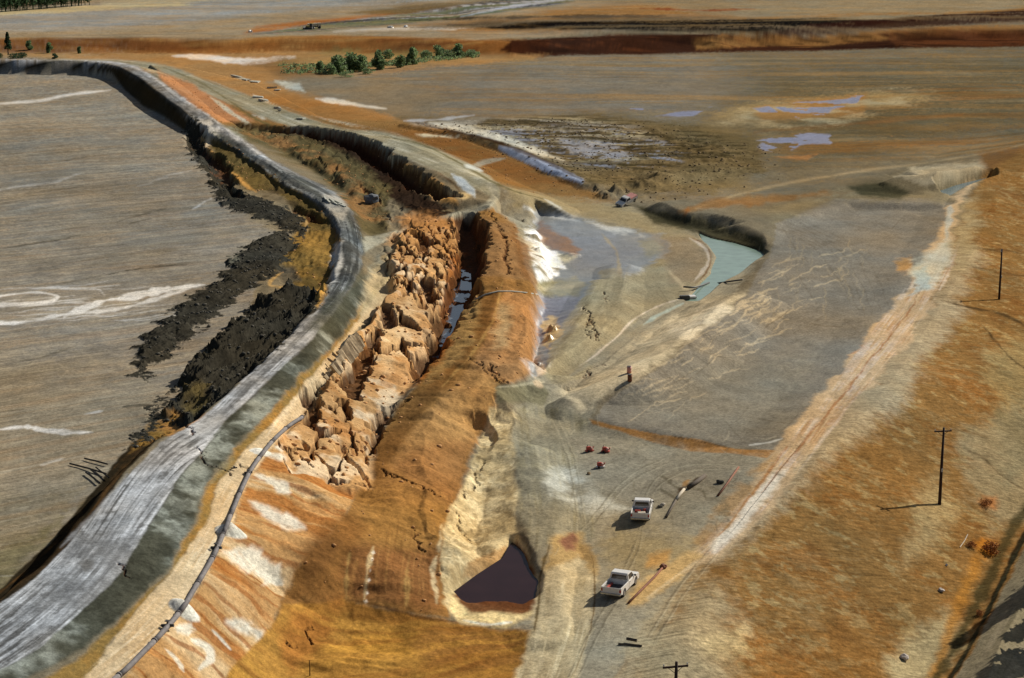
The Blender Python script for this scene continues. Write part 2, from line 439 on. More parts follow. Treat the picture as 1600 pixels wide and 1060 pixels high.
CLAY_F = [(290, 200), (300, 192), (316, 214), (326, 240), (348, 262), (372, 290), (360, 304), (338, 288), (318, 262), (300, 238)]
for k, (pl, hh) in enumerate(((CLAY_E, 0.5), (CLAY_F, 0.8), (CLAY_A, 1.0), (CLAY_B, 2.6), (CLAY_C, 0.7), (CLAY_D, 0.7))):
    wp = np.array(W2(pl, ZL + 0.9))
    ids = stroke_sel(X, Y, wp, 6)
    x, y = X[ids], Y[ids]
    s = sdf(x + fbm(x / 2.2, y / 2.2, 3, 5, 0.65) * 2.1, y + fbm(x / 2.2, y / 2.2, 8, 5, 0.65) * 2.6, wp)
    t = sstep(-0.2, 2.4, s)
    bump = ridge((x * 0.8 - y * 0.3) / 2.2, (x * 0.3 + y * 0.8) / 8.5, 2, 5) * 0.75
    H[ids] = np.where(t > 0, np.maximum(H[ids] * (1 - t * 0.5) + (ZL + hh * (0.55 + 0.9 * bump)) * t * 0.5 + t * hh * bump * 0.55, H[ids] * 0 - 99), H[ids])
    clay[ids] = np.maximum(clay[ids], sstep(-0.25, 0.25, s))
# torn edge of the slumped dam against the pond
chasm([(300, 222, 3.0, 0.6), (312, 245, 2.6, 1.0), (335, 262, 2.4, 1.2), (350, 290, 2.6, 1.0), (372, 318, 3.4, 0.5)], 1.2, bed=True)
chasm([(456, 326, 3.4, 0.5), (476, 341, 3.2, 0.8), (498, 356, 3.4, 0.5)], 1.0, bed=True)
SLUMPED = [(325, 205), (400, 238), (470, 300), (528, 345), (528, 400), (505, 470), (470, 462), (425, 425), (448, 375), (470, 345), (430, 300), (372, 292), (335, 258)]
ids, t = region_t(SLUMPED, 4.0, 2.0)
x, y = X[ids], Y[ids]
H[ids] += t * (fbm(x / 4, y / 13, 21, 5) * 0.6 + ridge(x / 2.5, y / 9, 12, 3) * 0.3 - 0.3)

# ------------------------------------------------------------------ mounds of sand beside the pipeline
mound = np.zeros_like(X)
def heap(px, py, z, r, h, ry=None):
    cx, cy, _ = ground_pt(px, py, z)
    d = np.sqrt(((X - cx) / r) ** 2 + ((Y - cy) / (ry or r)) ** 2) + fbm(X, Y, 3, 3) * 0.12
    t = np.clip(1 - d, 0, 1) ** 1.1
    np.add(H, h * t, out=H)
    np.maximum(mound, sstep(0.0, 0.15, 1 - d), out=mound)
heap(362, 858, 5.0, 1.5, 1.0)
heap(288, 978, 5.0, 1.3, 0.9)
heap(408, 738, 4.8, 1.2, 0.4)

# ------------------------------------------------------------------ general relief
near = 1 - sstep(500, 900, Y)
H += fbm(X / 26, Y / 34, 17, 4) * 0.28 * near * (1 - sstep(0, 1, clay))
H += fbm(X / 2.4, Y / 3.2, 23, 4) * 0.05 * near
mid = sstep(340, 440, P0x) * sstep(900, 800, P0x) * sstep(280, 340, P0y) * sstep(1100, 1000, P0y)
H += mid * (1 - 0.85 * slide_t) * (fbm(X / 3.5, Y / 5, 27, 5) * 0.22 + ridge(X / 5, Y / 5, 19, 4) * 0.16)
# erosion rills running down the slope right of the pipeline bench
wb = W3(smooth_line(BENCH))
ids = stroke_sel(X, Y, wb[:, :2], 25)
d, arc, side, ex = poly_dist(X[ids], Y[ids], wb)
rz = (side < 0) * sstep(3.5, 8, d) * (1 - sstep(15, 24, d)) * (1 - sstep(300, 360, Y[ids]))
arcw = arc + fbm(X[ids] / 4, Y[ids] / 4, 7, 3) * 1.0
H[ids] += rz * (vn(arcw / 1.3, d / 14, 6) * 0.28 + vn(arcw / 4.2, d / 25, 16) * 0.35)
bench_arc = np.zeros_like(X); bench_d = np.full(X.shape, 99, np.float32)
bench_arc[ids] = arc; bench_d[ids] = np.where(side < 0, d, -d)
# gullies on the lit face of the ridge
wr = W3(smooth_line(RIDGE))
ids = stroke_sel(X, Y, wr[:, :2], 16)
d, arc, side, ex = poly_dist(X[ids], Y[ids], wr)
rg = sstep(0.5, 4, d) * (1 - sstep(7, 11, d)) * 0.8
arcw = arc + fbm(X[ids] / 3, Y[ids] / 3, 7, 4) * 1.3
H[ids] += rg * (vn(arcw / 1.1, d / 9, 26) * 0.22 + vn(arcw / 3.6, d / 12, 6) * 0.30)
# clods of the rough muddy field
MUD = [(640, 190), (760, 185), (900, 180), (1060, 195), (1190, 225), (1200, 262), (1120, 285), (1000, 305), (930, 290), (860, 255), (760, 215)]
ids, t = region_t(MUD, 1.8, 9, wob=4)
x, y = X[ids], Y[ids]
cl = ridge(x / 3.0, y / 5.0, 24, 4)
H[ids] += t * (cl * 0.25 + fbm(x / 5, y / 8, 5, 4) * 0.3)
mudt = np.zeros_like(X); mudt[ids] = t; mudr = np.zeros_like(X); mudr[ids] = cl
# spoil lumps near the excavated corner (950, 290) and in the white slough
for (a, b, z, r, h) in ((945, 292, 2.4, 2.6, 1.8), (962, 288, 2.4, 2.4, 2.2), (1030, 268, 2.2, 6, 1.6), (1010, 276, 2.2, 4, 1.4), (1060, 262, 2.2, 6, 1.2),
                        (495, 470, 6.0, 1.6, 2.0), (506, 458, 6.2, 1.2, 1.4), (835, 385, 0, 1.8, 0.9), (842, 410, 0, 1.6, 0.9), (858, 430, 0, 1.5, 0.7), (820, 352, 0, 1.8, 1.0),
                        (862, 520, 0, 1.0, 0.9), (858, 535, 0, 1.0, 0.9), (840, 578, 0, 0.7, 0.6), (890, 400, 0, 2.2, 0.5), (1105, 66, 4, 14, 1.8), (1125, 68, 4, 9, 1.4), (1405, 62, 4, 14, 1.4)):
    cx, cy, _ = ground_pt(a, b, z)
    d = np.sqrt(((X - cx) / r) ** 2 + ((Y - cy) / (r * 1.4)) ** 2) + fbm(X / r * 2, Y / r * 2, 3, 4) * 0.25
    H += h * np.clip(1 - d, 0, 1) * (1 + 0.5 * fbm(X * 2 / r, Y * 2 / r, 8, 3))
# small cracks in the gray spoil and elsewhere: (photo polyline, z guess, half width, depth)
for pts, z, w, dep in (
        ([(912, 478), (916, 492), (920, 505), (918, 512)], 1.2, 0.16, 0.7), ([(922, 500), (930, 512), (934, 530)], 1.2, 0.16, 0.7), ([(915, 515), (925, 530)], 1.2, 0.14, 0.6),
        ([(942, 455), (948, 462), (944, 472)], 1.2, 0.13, 0.5), ([(912, 590), (925, 574), (945, 570)], 1.6, 0.25, 0.8),
        ([(600, 735), (640, 752), (680, 775), (712, 790)], 3.2, 0.16, 0.6), ([(735, 560), (770, 580), (795, 598)], 3.6, 0.12, 0.5), ([(738, 566), (765, 586), (785, 598)], 3.6, 0.12, 0.5),
        ([(724, 775), (745, 745), (752, 720)], 2.0, 0.2, 0.6), ([(712, 800), (722, 830), (735, 850)], 2.0, 0.15, 0.5), ([(650, 830), (655, 850), (665, 860)], 3.0, 0.15, 0.5),
        ([(305, 700), (330, 725), (355, 742)], 7.0, 0.16, 0.5), ([(370, 725), (380, 735), (395, 735)], 4.6, 0.14, 0.5), ([(452, 700), (458, 712), (456, 720)], 3.0, 0.2, 0.7),
        ([(470, 715), (480, 725), (492, 730)], 3.0, 0.16, 0.6), ([(520, 730), (515, 745)], 2.6, 0.14, 0.6), ([(300, 680), (270, 676), (215, 700)], 8.4, 0.14, 0.4),
        ([(485, 980), (482, 995), (490, 1008)], 0.2, 0.12, 0.5), ([(455, 1008), (468, 1015)], 0.2, 0.14, 0.4), ([(190, 880), (205, 905)], 7.4, 0.12, 0.4),
        ([(560, 290), (580, 302), (600, 322)], 2.0, 0.5, 1.0), ([(765, 330), (780, 355), (790, 380), (793, 430)], 4.0, 0.3, 0.9)):
    wp = np.array([tuple(on_ground(a, b)) for a, b in pts])
    ids = stroke_sel(X, Y, wp[:, :2], 2)
    x, y = X[ids], Y[ids]
    d = poly_dist(x + fbm(x * 0.6, y * 0.6, 3, 4, 0.7) * 0.8, y + fbm(x * 0.6, y * 0.6, 9, 4, 0.7) * 0.8, wp)[0]
    t = 1 - sstep(w * 0.4, w * 1.4, d)
    H[ids] -= dep * 0.45 * t
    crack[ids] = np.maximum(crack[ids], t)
# field furrows down the outer slope
fur = sstep(8, 16, d_out)
H += fur * 0.05 * vn((Y + fbm(X / 20, Y / 20, 3, 2) * 2.5 - 0.4 * X) / 0.5, X / 30, 4) * 0

PX, PY = to_photo(X, Y, H)
# ------------------------------------------------------------------ soil colours (albedo, some shade and sky reflection painted in), laid out on the surveyed ground
def lin(c):
    c = np.asarray(c, np.float32) / 255.0
    return np.where(c <= 0.04045, c / 12.92, ((c + 0.055) / 1.055) ** 2.4).astype(np.float32)
C = np.zeros((len(X), 3), np.float32)
C[:] = lin((128, 115, 92))
WET = np.zeros_like(X)
REG = np.zeros(len(X), np.int16)
REGN = ['ground']
inview = np.nonzero((PX > -260) & (PX < 1860) & (PY > -60) & (PY < 1260))[0]
vx, vy, vX, vY = PX[inview], PY[inview], X[inview], Y[inview]
_s = np.clip(vY / 28.0, 4, 60)                       # wobble wavelength grows with distance
WX = fbm(vX / 7, vY / 7, 2, 5, 0.6) * (1 - sstep(300, 600, vY)) + fbm(vX / 45, vY / 90, 2, 4, 0.6) * sstep(300, 600, vY)
WY = fbm(vX / 7, vY / 7, 13, 5, 0.6) * (1 - sstep(300, 600, vY)) + fbm(vX / 45, vY / 90, 13, 4, 0.6) * sstep(300, 600, vY)
NF = fbm(vX / 0.9, vY / 1.3, 7, 4, 0.6)
NM = fbm(vX / 4.5, vY / 6, 9, 4, 0.6)
NB = fbm(vX / 22, vY / 30, 15, 4)
def sel(pts, pad):
    p = np.asarray([q[:2] for q in pts], float)
    return np.nonzero((vx > p[:, 0].min() - pad) & (vx < p[:, 0].max() + pad) & (vy > p[:, 1].min() - pad) & (vy < p[:, 1].max() + pad))[0]
def mixc(k, t, col):
    g = inview[k]
    t = t[:, None]
    c = lin(col)
    C[g] = C[g] * (1 - t) + c * t
def region(k, t, name):
    if name:
        if name not in REGN: REGN.append(name)
        g = inview[k[t > 0.5]]
        REG[g] = REGN.index(name)
def area(pts, col, f=4, op=1.0, warp=5, reg=None, patch=None, wet=None):
    """a patch of soil; f feather, warp ragged edge, patch = (noise, threshold, softness) breaks it up"""
    if reg is None and op < 1: f = f * 1.5
    warp = warp * 1.7
    k = sel(pts, f + warp + 4)
    if not len(k): return
    s = sdf(vx[k] + WX[k] * warp, vy[k] + WY[k] * warp * 0.6, pts)
    t = sstep(-f, f, s + NF[k] * f * 0.5)
    tt = t.copy()
    if patch is not None:
        n, th, so_ = patch
        t = t * sstep(th - so_, th + so_, n[k])
    t = t * op
    mixc(k, t, col)
    if wet is not None:
        WET[inview[k]] = np.maximum(WET[inview[k]] * (1 - t), wet * t)
    region(k, tt, reg)
def line(pts, w, col, f=1.5, op=1.0, warp=2, reg=None, patch=None, wet=None, smooth=True):
    """a stroke; w width (a number or per point as third value)"""
    P = smooth_line(pts, 4) if smooth else np.asarray(pts, float)
    mw = P[:, 2].max() if P.shape[1] > 2 else w
    k = sel(P, mw + f + warp + 3)
    if not len(k): return
    d, arc, side, ex = poly_dist(vx[k] + WX[k] * warp, vy[k] + WY[k] * warp * 0.6, P)
    ww = ex[0] if ex else w
    if reg is None:
        ntap = vn(arc / 23.0, arc * 0 + len(pts) + pts[0][0] * 0.37, 5) * 0.5 + vn(arc / 7.0, arc * 0 + pts[0][1] * 0.3, 8) * 0.25
        tot = float(arc.max()) + 1e-3
        ends = np.minimum(1, np.minimum(arc, tot - arc) / max(3.0, 0.22 * tot) + 0.25)
        ww = ww * np.clip(0.78 + ntap, 0.15, 1.5) * ends
    t = 1 - sstep(ww / 2 - f, ww / 2 + f, d + (NF[k] * 0.3 + NM[k] * 0.5) * np.minimum(f, 4))
    tt = t.copy()
    if patch is not None:
        n, th, so_ = patch
        t = t * sstep(th - so_, th + so_, n[k])
    t = t * op
    mixc(k, t, col)
    if wet is not None:
        WET[inview[k]] = np.maximum(WET[inview[k]], wet * t)
    region(k, tt, reg)
def streaks(pts, center, cols, freq=0.25, seed=1, f=4, op=0.8, stretch=60, th=0.1, so_=0.35, warp=2, power=1):
    """tracks and flow marks running along a line, inside an area"""
    k = sel(pts, f + warp + 3)
    if not len(k): return
    s = sdf(vx[k] + WX[k] * warp, vy[k] + WY[k] * warp * 0.6, pts)
    t0 = sstep(-f, f, s)
    d, arc, side, _ = poly_dist(vx[k], vy[k], smooth_line([c[:2] for c in center], 4))
    ds = d * side
    for i, col in enumerate(cols):
        n = vn(ds * freq + 0.6 * vn(arc / 90, ds / 40, seed + 9), arc / stretch, seed + i * 7) * 0.65 + vn(ds * freq * 2.7, arc / stretch * 1.7, seed + i * 7 + 3) * 0.45
        mixc(k, t0 * op * np.clip(0.65 + 0.8 * NM[k], 0.1, 1) * sstep(th - so_, th + so_, n + 0.35 * NF[k]), col)
def dirstreak(pts, ang, cols, fr, st, seed=1, f=6, op=0.6, th=0.15, so_=0.3, warp=4):
    """streaks in a fixed world direction (ang from +X, metres)"""
    k = sel(pts, f + warp + 3)
    if not len(k): return
    s = sdf(vx[k] + WX[k] * warp, vy[k] + WY[k] * warp * 0.6, pts)
    t0 = sstep(-f, f, s)
    ca, sa = math.cos(ang), math.sin(ang)
    a = vX[k] * ca + vY[k] * sa; b = -vX[k] * sa + vY[k] * ca
    b = b + fbm(a / (st * 2), b / (fr * 9), seed + 4, 2) * fr * 2.5
    for i, col in enumerate(cols):
        n = vn(a / st, b / fr, seed + i * 5) * 0.6 + vn(a / st * 2.3, b / fr * 2.3, seed + i * 5 + 2) * 0.5 + 0.25 * NF[k]
        mixc(k, t0 * op * sstep(th - so_, th + so_, n), col)

BIG = [(-400, -80), (2000, -80), (2000, 1400), (-400, 1400)]
# ---- upper plain
PLAIN = [(450, 130), (640, 95), (850, 88), (1100, 80), (1400, 72), (1900, 66), (1900, 190), (1560, 245), (1400, 268), (1150, 320), (1000, 300), (800, 210), (640, 190), (520, 160)]
area(PLAIN, (128, 119, 104), 6, reg='tailings_plain')
area([(1150, 80), (1900, 60), (1900, 240), (1560, 250), (1250, 290), (1100, 230), (1180, 150)], (102, 90, 64), 60, 0.95, 20)
area([(1050, 290), (1300, 255), (1560, 215), (1580, 245), (1400, 270), (1150, 320)], (134, 122, 98), 14, 0.7, 8)
dirstreak(PLAIN, 0.06, [(112, 98, 74), (148, 130, 98), (148, 112, 66)], 9, 90, 3, 8, 0.42, 0.3)
dirstreak([(1200, 150), (1900, 110), (1900, 250), (1450, 250), (1230, 240)], 0.35, [(154, 104, 54), (98, 84, 58)], 7, 70, 6, 14, 0.5, 0.25)
area([(1130, 180), (1200, 160), (1330, 148), (1500, 140), (1480, 150), (1340, 178), (1240, 188), (1150, 210), (1060, 220)], (158, 134, 92), 5, 0.75, 6, patch=(NB, -0.2, 0.5))
area([(1180, 175), (1250, 158), (1350, 150), (1350, 180), (1260, 190), (1190, 192)], (166, 116, 62), 4, 0.7, 6)
line([(1180, 208), (1250, 200), (1360, 192), (1500, 180)], 5, (160, 105, 55), 3, 0.4, 4)
area([(1215, 245), (1280, 240), (1262, 250)], (176, 120, 70), 2, 0.8, 3)
line([(1040, 345), (1150, 305), (1300, 275), (1420, 258), (1540, 240), (1600, 225)], 3, (170, 148, 112), 2, 0.7, 2)
line([(1060, 335), (1200, 292), (1400, 258)], 2.5, (172, 150, 115), 2, 0.5, 2)
line([(1060, 332), (1120, 318), (1200, 312), (1330, 302)], (14), (160, 112, 62), 4, 0.75, 3)
line([(1065, 342), (1075, 326)], 8, (178, 110, 55), 3, 0.7, 2)
# ---- far terraces
area([(-400, 60), (300, 56), (520, 52), (700, 56), (820, 60), (840, 92), (600, 100), (300, 90), (-400, 92)], (166, 128, 80), 4, reg='far_terrace')
area([(-400, 62), (20, 60), (140, 60), (300, 62), (520, 56), (700, 58), (860, 62), (850, 88), (700, 82), (540, 84), (300, 84), (130, 82), (-400, 84)], (146, 92, 46), 2, 0.9, 3)
area([(800, 62), (900, 58), (1100, 54), (1300, 58), (1450, 54), (1700, 48), (1800, 72), (1450, 74), (1300, 78), (1000, 86), (840, 88), (780, 78)], (66, 34, 22), 2, 0.95, 2, reg='far_terrace')  # cliff facing away from the sun: its shade painted as dark red-brown
area([(1080, 66), (1140, 54), (1300, 52), (1420, 44), (1700, 34), (1700, 46), (1440, 58), (1300, 68), (1180, 74), (1090, 80)], (160, 112, 62), 2, 0.8, 4)
area([(1380, 52), (1440, 48), (1700, 44), (1700, 70), (1400, 72)], (104, 60, 34), 2, 0.8, 4)
TOP = [(-600, -70), (2200, -70), (2200, 40), (1600, 34), (1420, 46), (1290, 54), (1150, 50), (1000, 52), (860, 56), (700, 58), (540, 56), (300, 60), (130, 60), (-600, 60)]
area(TOP, (150, 132, 106), 2, reg='far_plain')
area([(-600, 22), (0, 18), (150, 8), (300, 0), (420, -12), (620, -30), (900, -40), (900, -10), (620, 4), (480, 14), (340, 30), (160, 46), (-600, 52)], (146, 144, 138), 4, 0.95, 3)
area([(-600, 14), (0, 17), (140, 9), (280, 4), (300, 8), (160, 17), (0, 24), (-600, 26)], (190, 172, 128), 1.5, 0.9, 2)
area([(300, -20), (400, -10), (240, 12), (150, 14), (160, 4)], (180, 164, 130), 3, 0.8, 2)
area([(380, 52), (400, 42), (470, 33), (560, 25), (640, 14), (700, 12), (640, 30), (540, 42), (470, 50)], (172, 102, 48), 2.5, 0.95, 3)
area([(540, 20), (640, 8), (760, 2), (900, 0), (860, 6), (760, 12), (640, 24)], (120, 96, 60), 2, 0.9, 3)
area([(395, 52), (470, 42), (560, 30), (660, 18), (760, 4), (860, -8), (900, 0), (800, 14), (700, 28), (600, 38), (500, 48)], (112, 108, 104), 2, 0.95, 2)
dirstreak([(395, 54), (470, 42), (560, 30), (660, 18), (760, 2), (900, -8), (900, 2), (800, 16), (700, 30), (600, 40), (500, 50)], 0.9, [(172, 168, 164), (62, 62, 66), (104, 108, 76)], 9, 160, 5, 2, 0.9, 0.0)
line([(720, 26), (800, 10), (900, -3), (1000, -16)], 4, (178, 178, 184), 2, 0.9, 1)
area([(640, 40), (760, 30), (900, 10), (1060, 4), (1140, 10), (1160, 36), (1000, 44), (850, 48), (700, 50)], (158, 110, 58), 4, 0.85, 4)
area([(900, 0), (1300, -8), (1800, -12), (1800, 20), (1400, 34), (1150, 26), (1000, 8)], (144, 126, 96), 3, 0.8, 3)
line([(520, 50), (600, 46), (700, 44), (800, 40)], 6, (190, 176, 158), 2, 0.9, 1)
area([(640, 45), (760, 34), (900, 28), (1100, 26), (1300, 28), (1420, 36), (1300, 48), (1050, 46), (800, 44)], (84, 66, 42), 2, 0.9, 2)
area([(800, 34), (1000, 30), (1150, 28), (1400, 34), (1320, 46), (1180, 50), (1000, 50), (880, 44)], (22, 21, 20), 2, 0.95, 1.5, patch=(WX, -0.6, 0.3))
line([(700, 40), (900, 43), (1100, 42), (1240, 40), (1340, 38)], 7, (24, 22, 21), 1.5, 0.9, 1)
line([(640, 32), (760, 28), (900, 26), (1040, 25)], 5, (52, 46, 36), 1.5, 0.8, 1)
line([(1250, 40), (1400, 32), (1600, 18), (1700, 10)], 8, (48, 28, 22), 2, 0.9, 1)
line([(1000, 14), (1100, 16), (1180, 14)], 3, (140, 66, 36), 1, 0.8, 2)
line([(1080, 30), (1200, 27), (1320, 24), (1500, 20), (1700, 8)], 4, (170, 120, 62), 1.5, 0.8, 2)
area([(1250, 40), (1400, 30), (1600, 14), (1800, 8), (1800, 34), (1600, 34), (1420, 44), (1300, 54), (1180, 56)], (58, 32, 24), 2, 0.9, 2)
line([(-200, 20), (0, 17)], 3, (190, 170, 130), 1, 0.8, 1)
dirstreak(TOP, 0.2, [(168, 140, 100), (122, 108, 90)], 14, 200, 7, 2, 0.3, 0.2)
dirstreak([(-300, 60), (760, 58), (740, 84), (-300, 86)], 0.05, [(172, 128, 74), (112, 62, 34)], 6, 40, 2, 2, 0.6, 0.15)
dirstreak([(780, 60), (1300, 55), (1700, 46), (1700, 68), (860, 84)], 0.05, [(110, 62, 36), (36, 22, 16)], 8, 30, 12, 2, 0.6, 0.2)
# ---- ground between the terraces and the upper roads
area([(100, 82), (300, 82), (520, 84), (640, 96), (520, 118), (430, 125), (470, 140), (620, 190), (660, 205), (560, 214), (400, 165), (270, 112), (120, 96)], (172, 128, 80), 4, reg='ground')
area([(380, 140), (470, 150), (600, 188), (620, 195), (520, 205), (460, 186), (420, 160)], (164, 112, 60), 6, 0.8, 6)
line([(270, 87), (330, 90), (400, 94), (460, 90)], 9, (214, 198, 180), 2, 0.9, 3)
line([(330, 94), (380, 97), (430, 96)], 8, (218, 206, 192), 2, 0.8, 3)
line([(90, 92), (200, 94)], 3, (190, 170, 140), 1, 0.6, 2)
area([(380, 100), (440, 92), (520, 112), (500, 124), (440, 120)], (128, 96, 62), 4, 0.8, 5)
area([(430, 100), (520, 76), (650, 78), (735, 82), (740, 90), (640, 98), (560, 112), (520, 125), (470, 112)], (128, 116, 72), 4, 0.9, 5, patch=(WX, -0.3, 0.4))
area([(650, 92), (760, 80), (860, 84), (800, 92), (690, 102), (560, 118), (520, 122)], (170, 128, 82), 2, 0.7, 4)
area([(420, 125), (480, 118), (560, 122), (640, 130), (700, 160), (640, 188), (560, 160), (480, 150)], (132, 118, 96), 6, 0.9, 6, reg='tailings_plain')
area([(430, 124), (470, 130), (480, 145), (450, 138)], (176, 176, 164), 2, 0.9, 4)
line([(495, 155), (530, 160), (570, 168), (605, 172)], 8, (208, 200, 186), 2, 0.9, 4)
line([(360, 118), (385, 124)], 5, (180, 178, 160), 1, 0.7, 1)
# ---- valley floor default
VAL = [(735, 325), (820, 300), (900, 300), (1000, 330), (1100, 375), (1180, 420), (1100, 500), (950, 610), (920, 655), (1060, 690), (1210, 712), (1110, 850), (960, 1060), (780, 1250), (740, 1060), (840, 900), (800, 700), (830, 560), (840, 440), (800, 360)]
area(VAL, (152, 141, 118), 6, reg='valley_floor')
area([(795, 290), (880, 300), (960, 320), (1060, 350), (1095, 380), (1060, 440), (1000, 440), (1040, 380), (960, 350), (860, 330), (800, 330)], (156, 136, 98), 6, 0.8, 6)
area([(1040, 205), (1150, 185), (1200, 190), (1320, 190), (1200, 212), (1100, 222)], (120, 104, 74), 8, 0.6, 12)
area([(1130, 200), (1200, 170), (1360, 150), (1460, 146), (1380, 176), (1290, 196), (1200, 206)], (166, 150, 116), 5, 0.8, 14, patch=(fbm(vX / 10, vY / 16, 19, 4), 0.1, 0.3))
PUD = fbm(vX / 12, vY / 14, 22, 4, 0.6) + 0.06
for pts in ([(1215, 172), (1250, 160), (1300, 158), (1344, 156), (1340, 168), (1300, 176), (1280, 186), (1250, 188), (1228, 180)], [(1186, 222), (1220, 214), (1262, 210), (1305, 208), (1300, 220), (1262, 222), (1240, 234), (1200, 234)], [(1040, 186), (1080, 176), (1130, 172), (1100, 184)],
            [(978, 174), (1018, 168), (1016, 174)], [(1185, 178), (1210, 172), (1215, 180), (1195, 184)]):
    area(pts, (116, 118, 140), 1.2, 1, 12, reg='puddle', patch=(PUD, 0.02, 0.06), wet=0.45)  # bluish sky reflection painted into the puddle colour
# ---- mud field
area([(620, 192), (760, 182), (900, 178), (1060, 195), (1190, 220), (1200, 265), (1120, 300), (1000, 308), (930, 292), (860, 262), (760, 222)], (112, 94, 62), 8, 0.9, 10, reg='mud_flat')
g = inview
mm = np.clip(mudt * 0.9, 0, 1)
tt = (mm * sstep(0.05, -0.35, mudr))[:, None]
C = C * (1 - tt * 0.75) + lin((72, 60, 38)) * tt * 0.75
tt = (mm * sstep(0.35, 0.6, mudr))[:, None]
C = C * (1 - tt * 0.5) + lin((140, 120, 86)) * tt * 0.5
dirstreak([(640, 192), (900, 182), (1000, 200), (1060, 240), (900, 262), (800, 225)], -0.3, [(150, 144, 134), (172, 160, 128), (84, 72, 48)], 5, 40, 8, 8, 0.75, 0.15)
dirstreak([(700, 200), (860, 196), (1000, 205), (1080, 240), (1060, 262), (930, 262), (840, 238)], -0.35, [(140, 142, 152)], 4, 26, 27, 6, 0.9, 0.34, 0.12)
dirstreak([(640, 190), (900, 180), (1100, 200), (1190, 240), (1000, 300), (860, 255)], -0.1, [(70, 60, 38)], 3, 16, 29, 8, 0.85, 0.22, 0.2)
area([(870, 215), (960, 222), (1000, 240), (960, 250), (900, 240)], (142, 142, 148), 4, 0.8, 8, wet=0.8, patch=(NM, -0.1, 0.3))
area([(1180, 300), (1000, 300), (1060, 262), (1160, 262)], (142, 122, 86), 8, 0.6, 10)
# ---- upper scarp surroundings 
area([(395, 165), (480, 190), (620, 192), (700, 200), (800, 240), (900, 290), (960, 315), (880, 310), (790, 290), (700, 262), (620, 226), (540, 214), (430, 206), (340, 195), (300, 170), (330, 165)], (150, 108, 62), 6, 0.95, 6, reg='upper_bench')
area([(425, 208), (500, 210), (560, 224), (604, 258), (655, 298), (708, 332), (700, 348), (650, 334), (600, 306), (555, 284), (500, 256), (440, 230)], (46, 32, 25), 4, 0.95, 4)  # scarp face: its shade painted in as near-black brown
area([(560, 205), (700, 205), (800, 250), (905, 290), (820, 285), (720, 262), (640, 226)], (138, 90, 48), 5, 0.8, 8, patch=(NM, -0.4, 0.5))
line([(670, 193), (730, 202), (780, 214), (850, 240), (880, 250)], 9, (196, 190, 172), 3, 0.95, 5)
line([(630, 190), (680, 188), (740, 180)], 4, (170, 172, 176), 1.5, 0.8, 3)
line([(650, 210), (700, 214), (720, 214)], 6, (204, 192, 164), 2, 0.9, 4)
line([(740, 258), (775, 250), (790, 248)], 7, (156, 150, 134), 2, 0.8, 4)
area([(570, 232), (600, 236), (680, 280), (720, 322), (690, 318), (650, 290), (610, 260)], (190, 140, 82), 4, 0.9, 5, reg='upper_bench')
area([(592, 242), (628, 245), (620, 254), (600, 250)], (228, 208, 168), 2, 0.9, 3)
line([(690, 298), (720, 306), (735, 305)], 9, (216, 188, 138), 3, 0.8, 3)
line([(620, 235), (680, 266), (715, 295), (722, 316)], 3, (96, 62, 32), 1, 0.7, 2)
line([(782, 231, 7), (800, 237, 13), (825, 248, 15), (850, 259, 15), (880, 271, 13), (908, 283, 8)], 12, (150, 156, 172), 1.5, 1, 2, reg='puddle', wet=0.5)  # channel water with the sky's reflection painted in as pale blue
line([(650, 192), (700, 204), (760, 217), (812, 236), (860, 256), (915, 284)], 6, (62, 40, 26), 2, 0.85, 3)
# ---- upper gravel road loop
UROAD = [(60, 96, 5), (150, 96, 6), (215, 100, 9), (270, 112, 13), (330, 138, 20), (400, 166, 24), (470, 192, 22), (540, 212, 20), (600, 220, 26), (660, 240, 30), (710, 262, 32), (755, 285, 28), (772, 300, 18)]
line(UROAD, 20, (150, 142, 118), 3, 1, 2, reg='gravel_road')
line([(765, 290, 10), (775, 305, 12), (760, 322, 12), (722, 334, 10), (690, 342, 8), (640, 358, 8), (600, 372, 14), (566, 384, 22), (540, 405, 30)], 10, (160, 152, 130), 2, 1, 2, reg='gravel_road')
rp = [(60, 90), (215, 95), (330, 125), (480, 180), (620, 208), (700, 248), (780, 285), (780, 310), (700, 278), (600, 232), (470, 205), (330, 150), (215, 105), (60, 102)]
streaks(rp, UROAD, [(186, 180, 160), (112, 104, 78)], 0.4, 3, 2, 0.6, 70)
line([(600, 214), (660, 226), (720, 256), (790, 294), (850, 312)], 2.5, (96, 88, 52), 1, 0.7, 1)
line([(255, 106), (320, 132), (400, 186), (440, 200)], 3, (104, 96, 62), 1, 0.7, 1)
area([(245, 110), (300, 128), (350, 160), (400, 190), (350, 190), (300, 165), (260, 130)], (190, 130, 88), 3, 0.95, 3, reg='upper_bench')
line([(330, 152), (365, 178), (395, 196)], 5, (196, 190, 168), 1.5, 0.8, 2)
line([(725, 258), (755, 268)], 6, (196, 196, 186), 2, 0.8, 1)
line([(396, 148), (420, 160)], 5, (190, 184, 166), 2, 0.8, 1)
line([(395, 180), (415, 186)], 5, (190, 184, 166), 2, 0.7, 1)
area([(705, 272), (722, 278), (742, 296), (742, 308), (728, 300), (715, 288)], (186, 192, 192), 1.5, 0.95, 1, wet=0.9)
area([(640, 196), (760, 184), (740, 196), (690, 200)], (170, 168, 160), 3, 0.5, 5)
line([(505, 212), (540, 214), (560, 218)], 6, (208, 190, 158), 2, 0.8, 2)
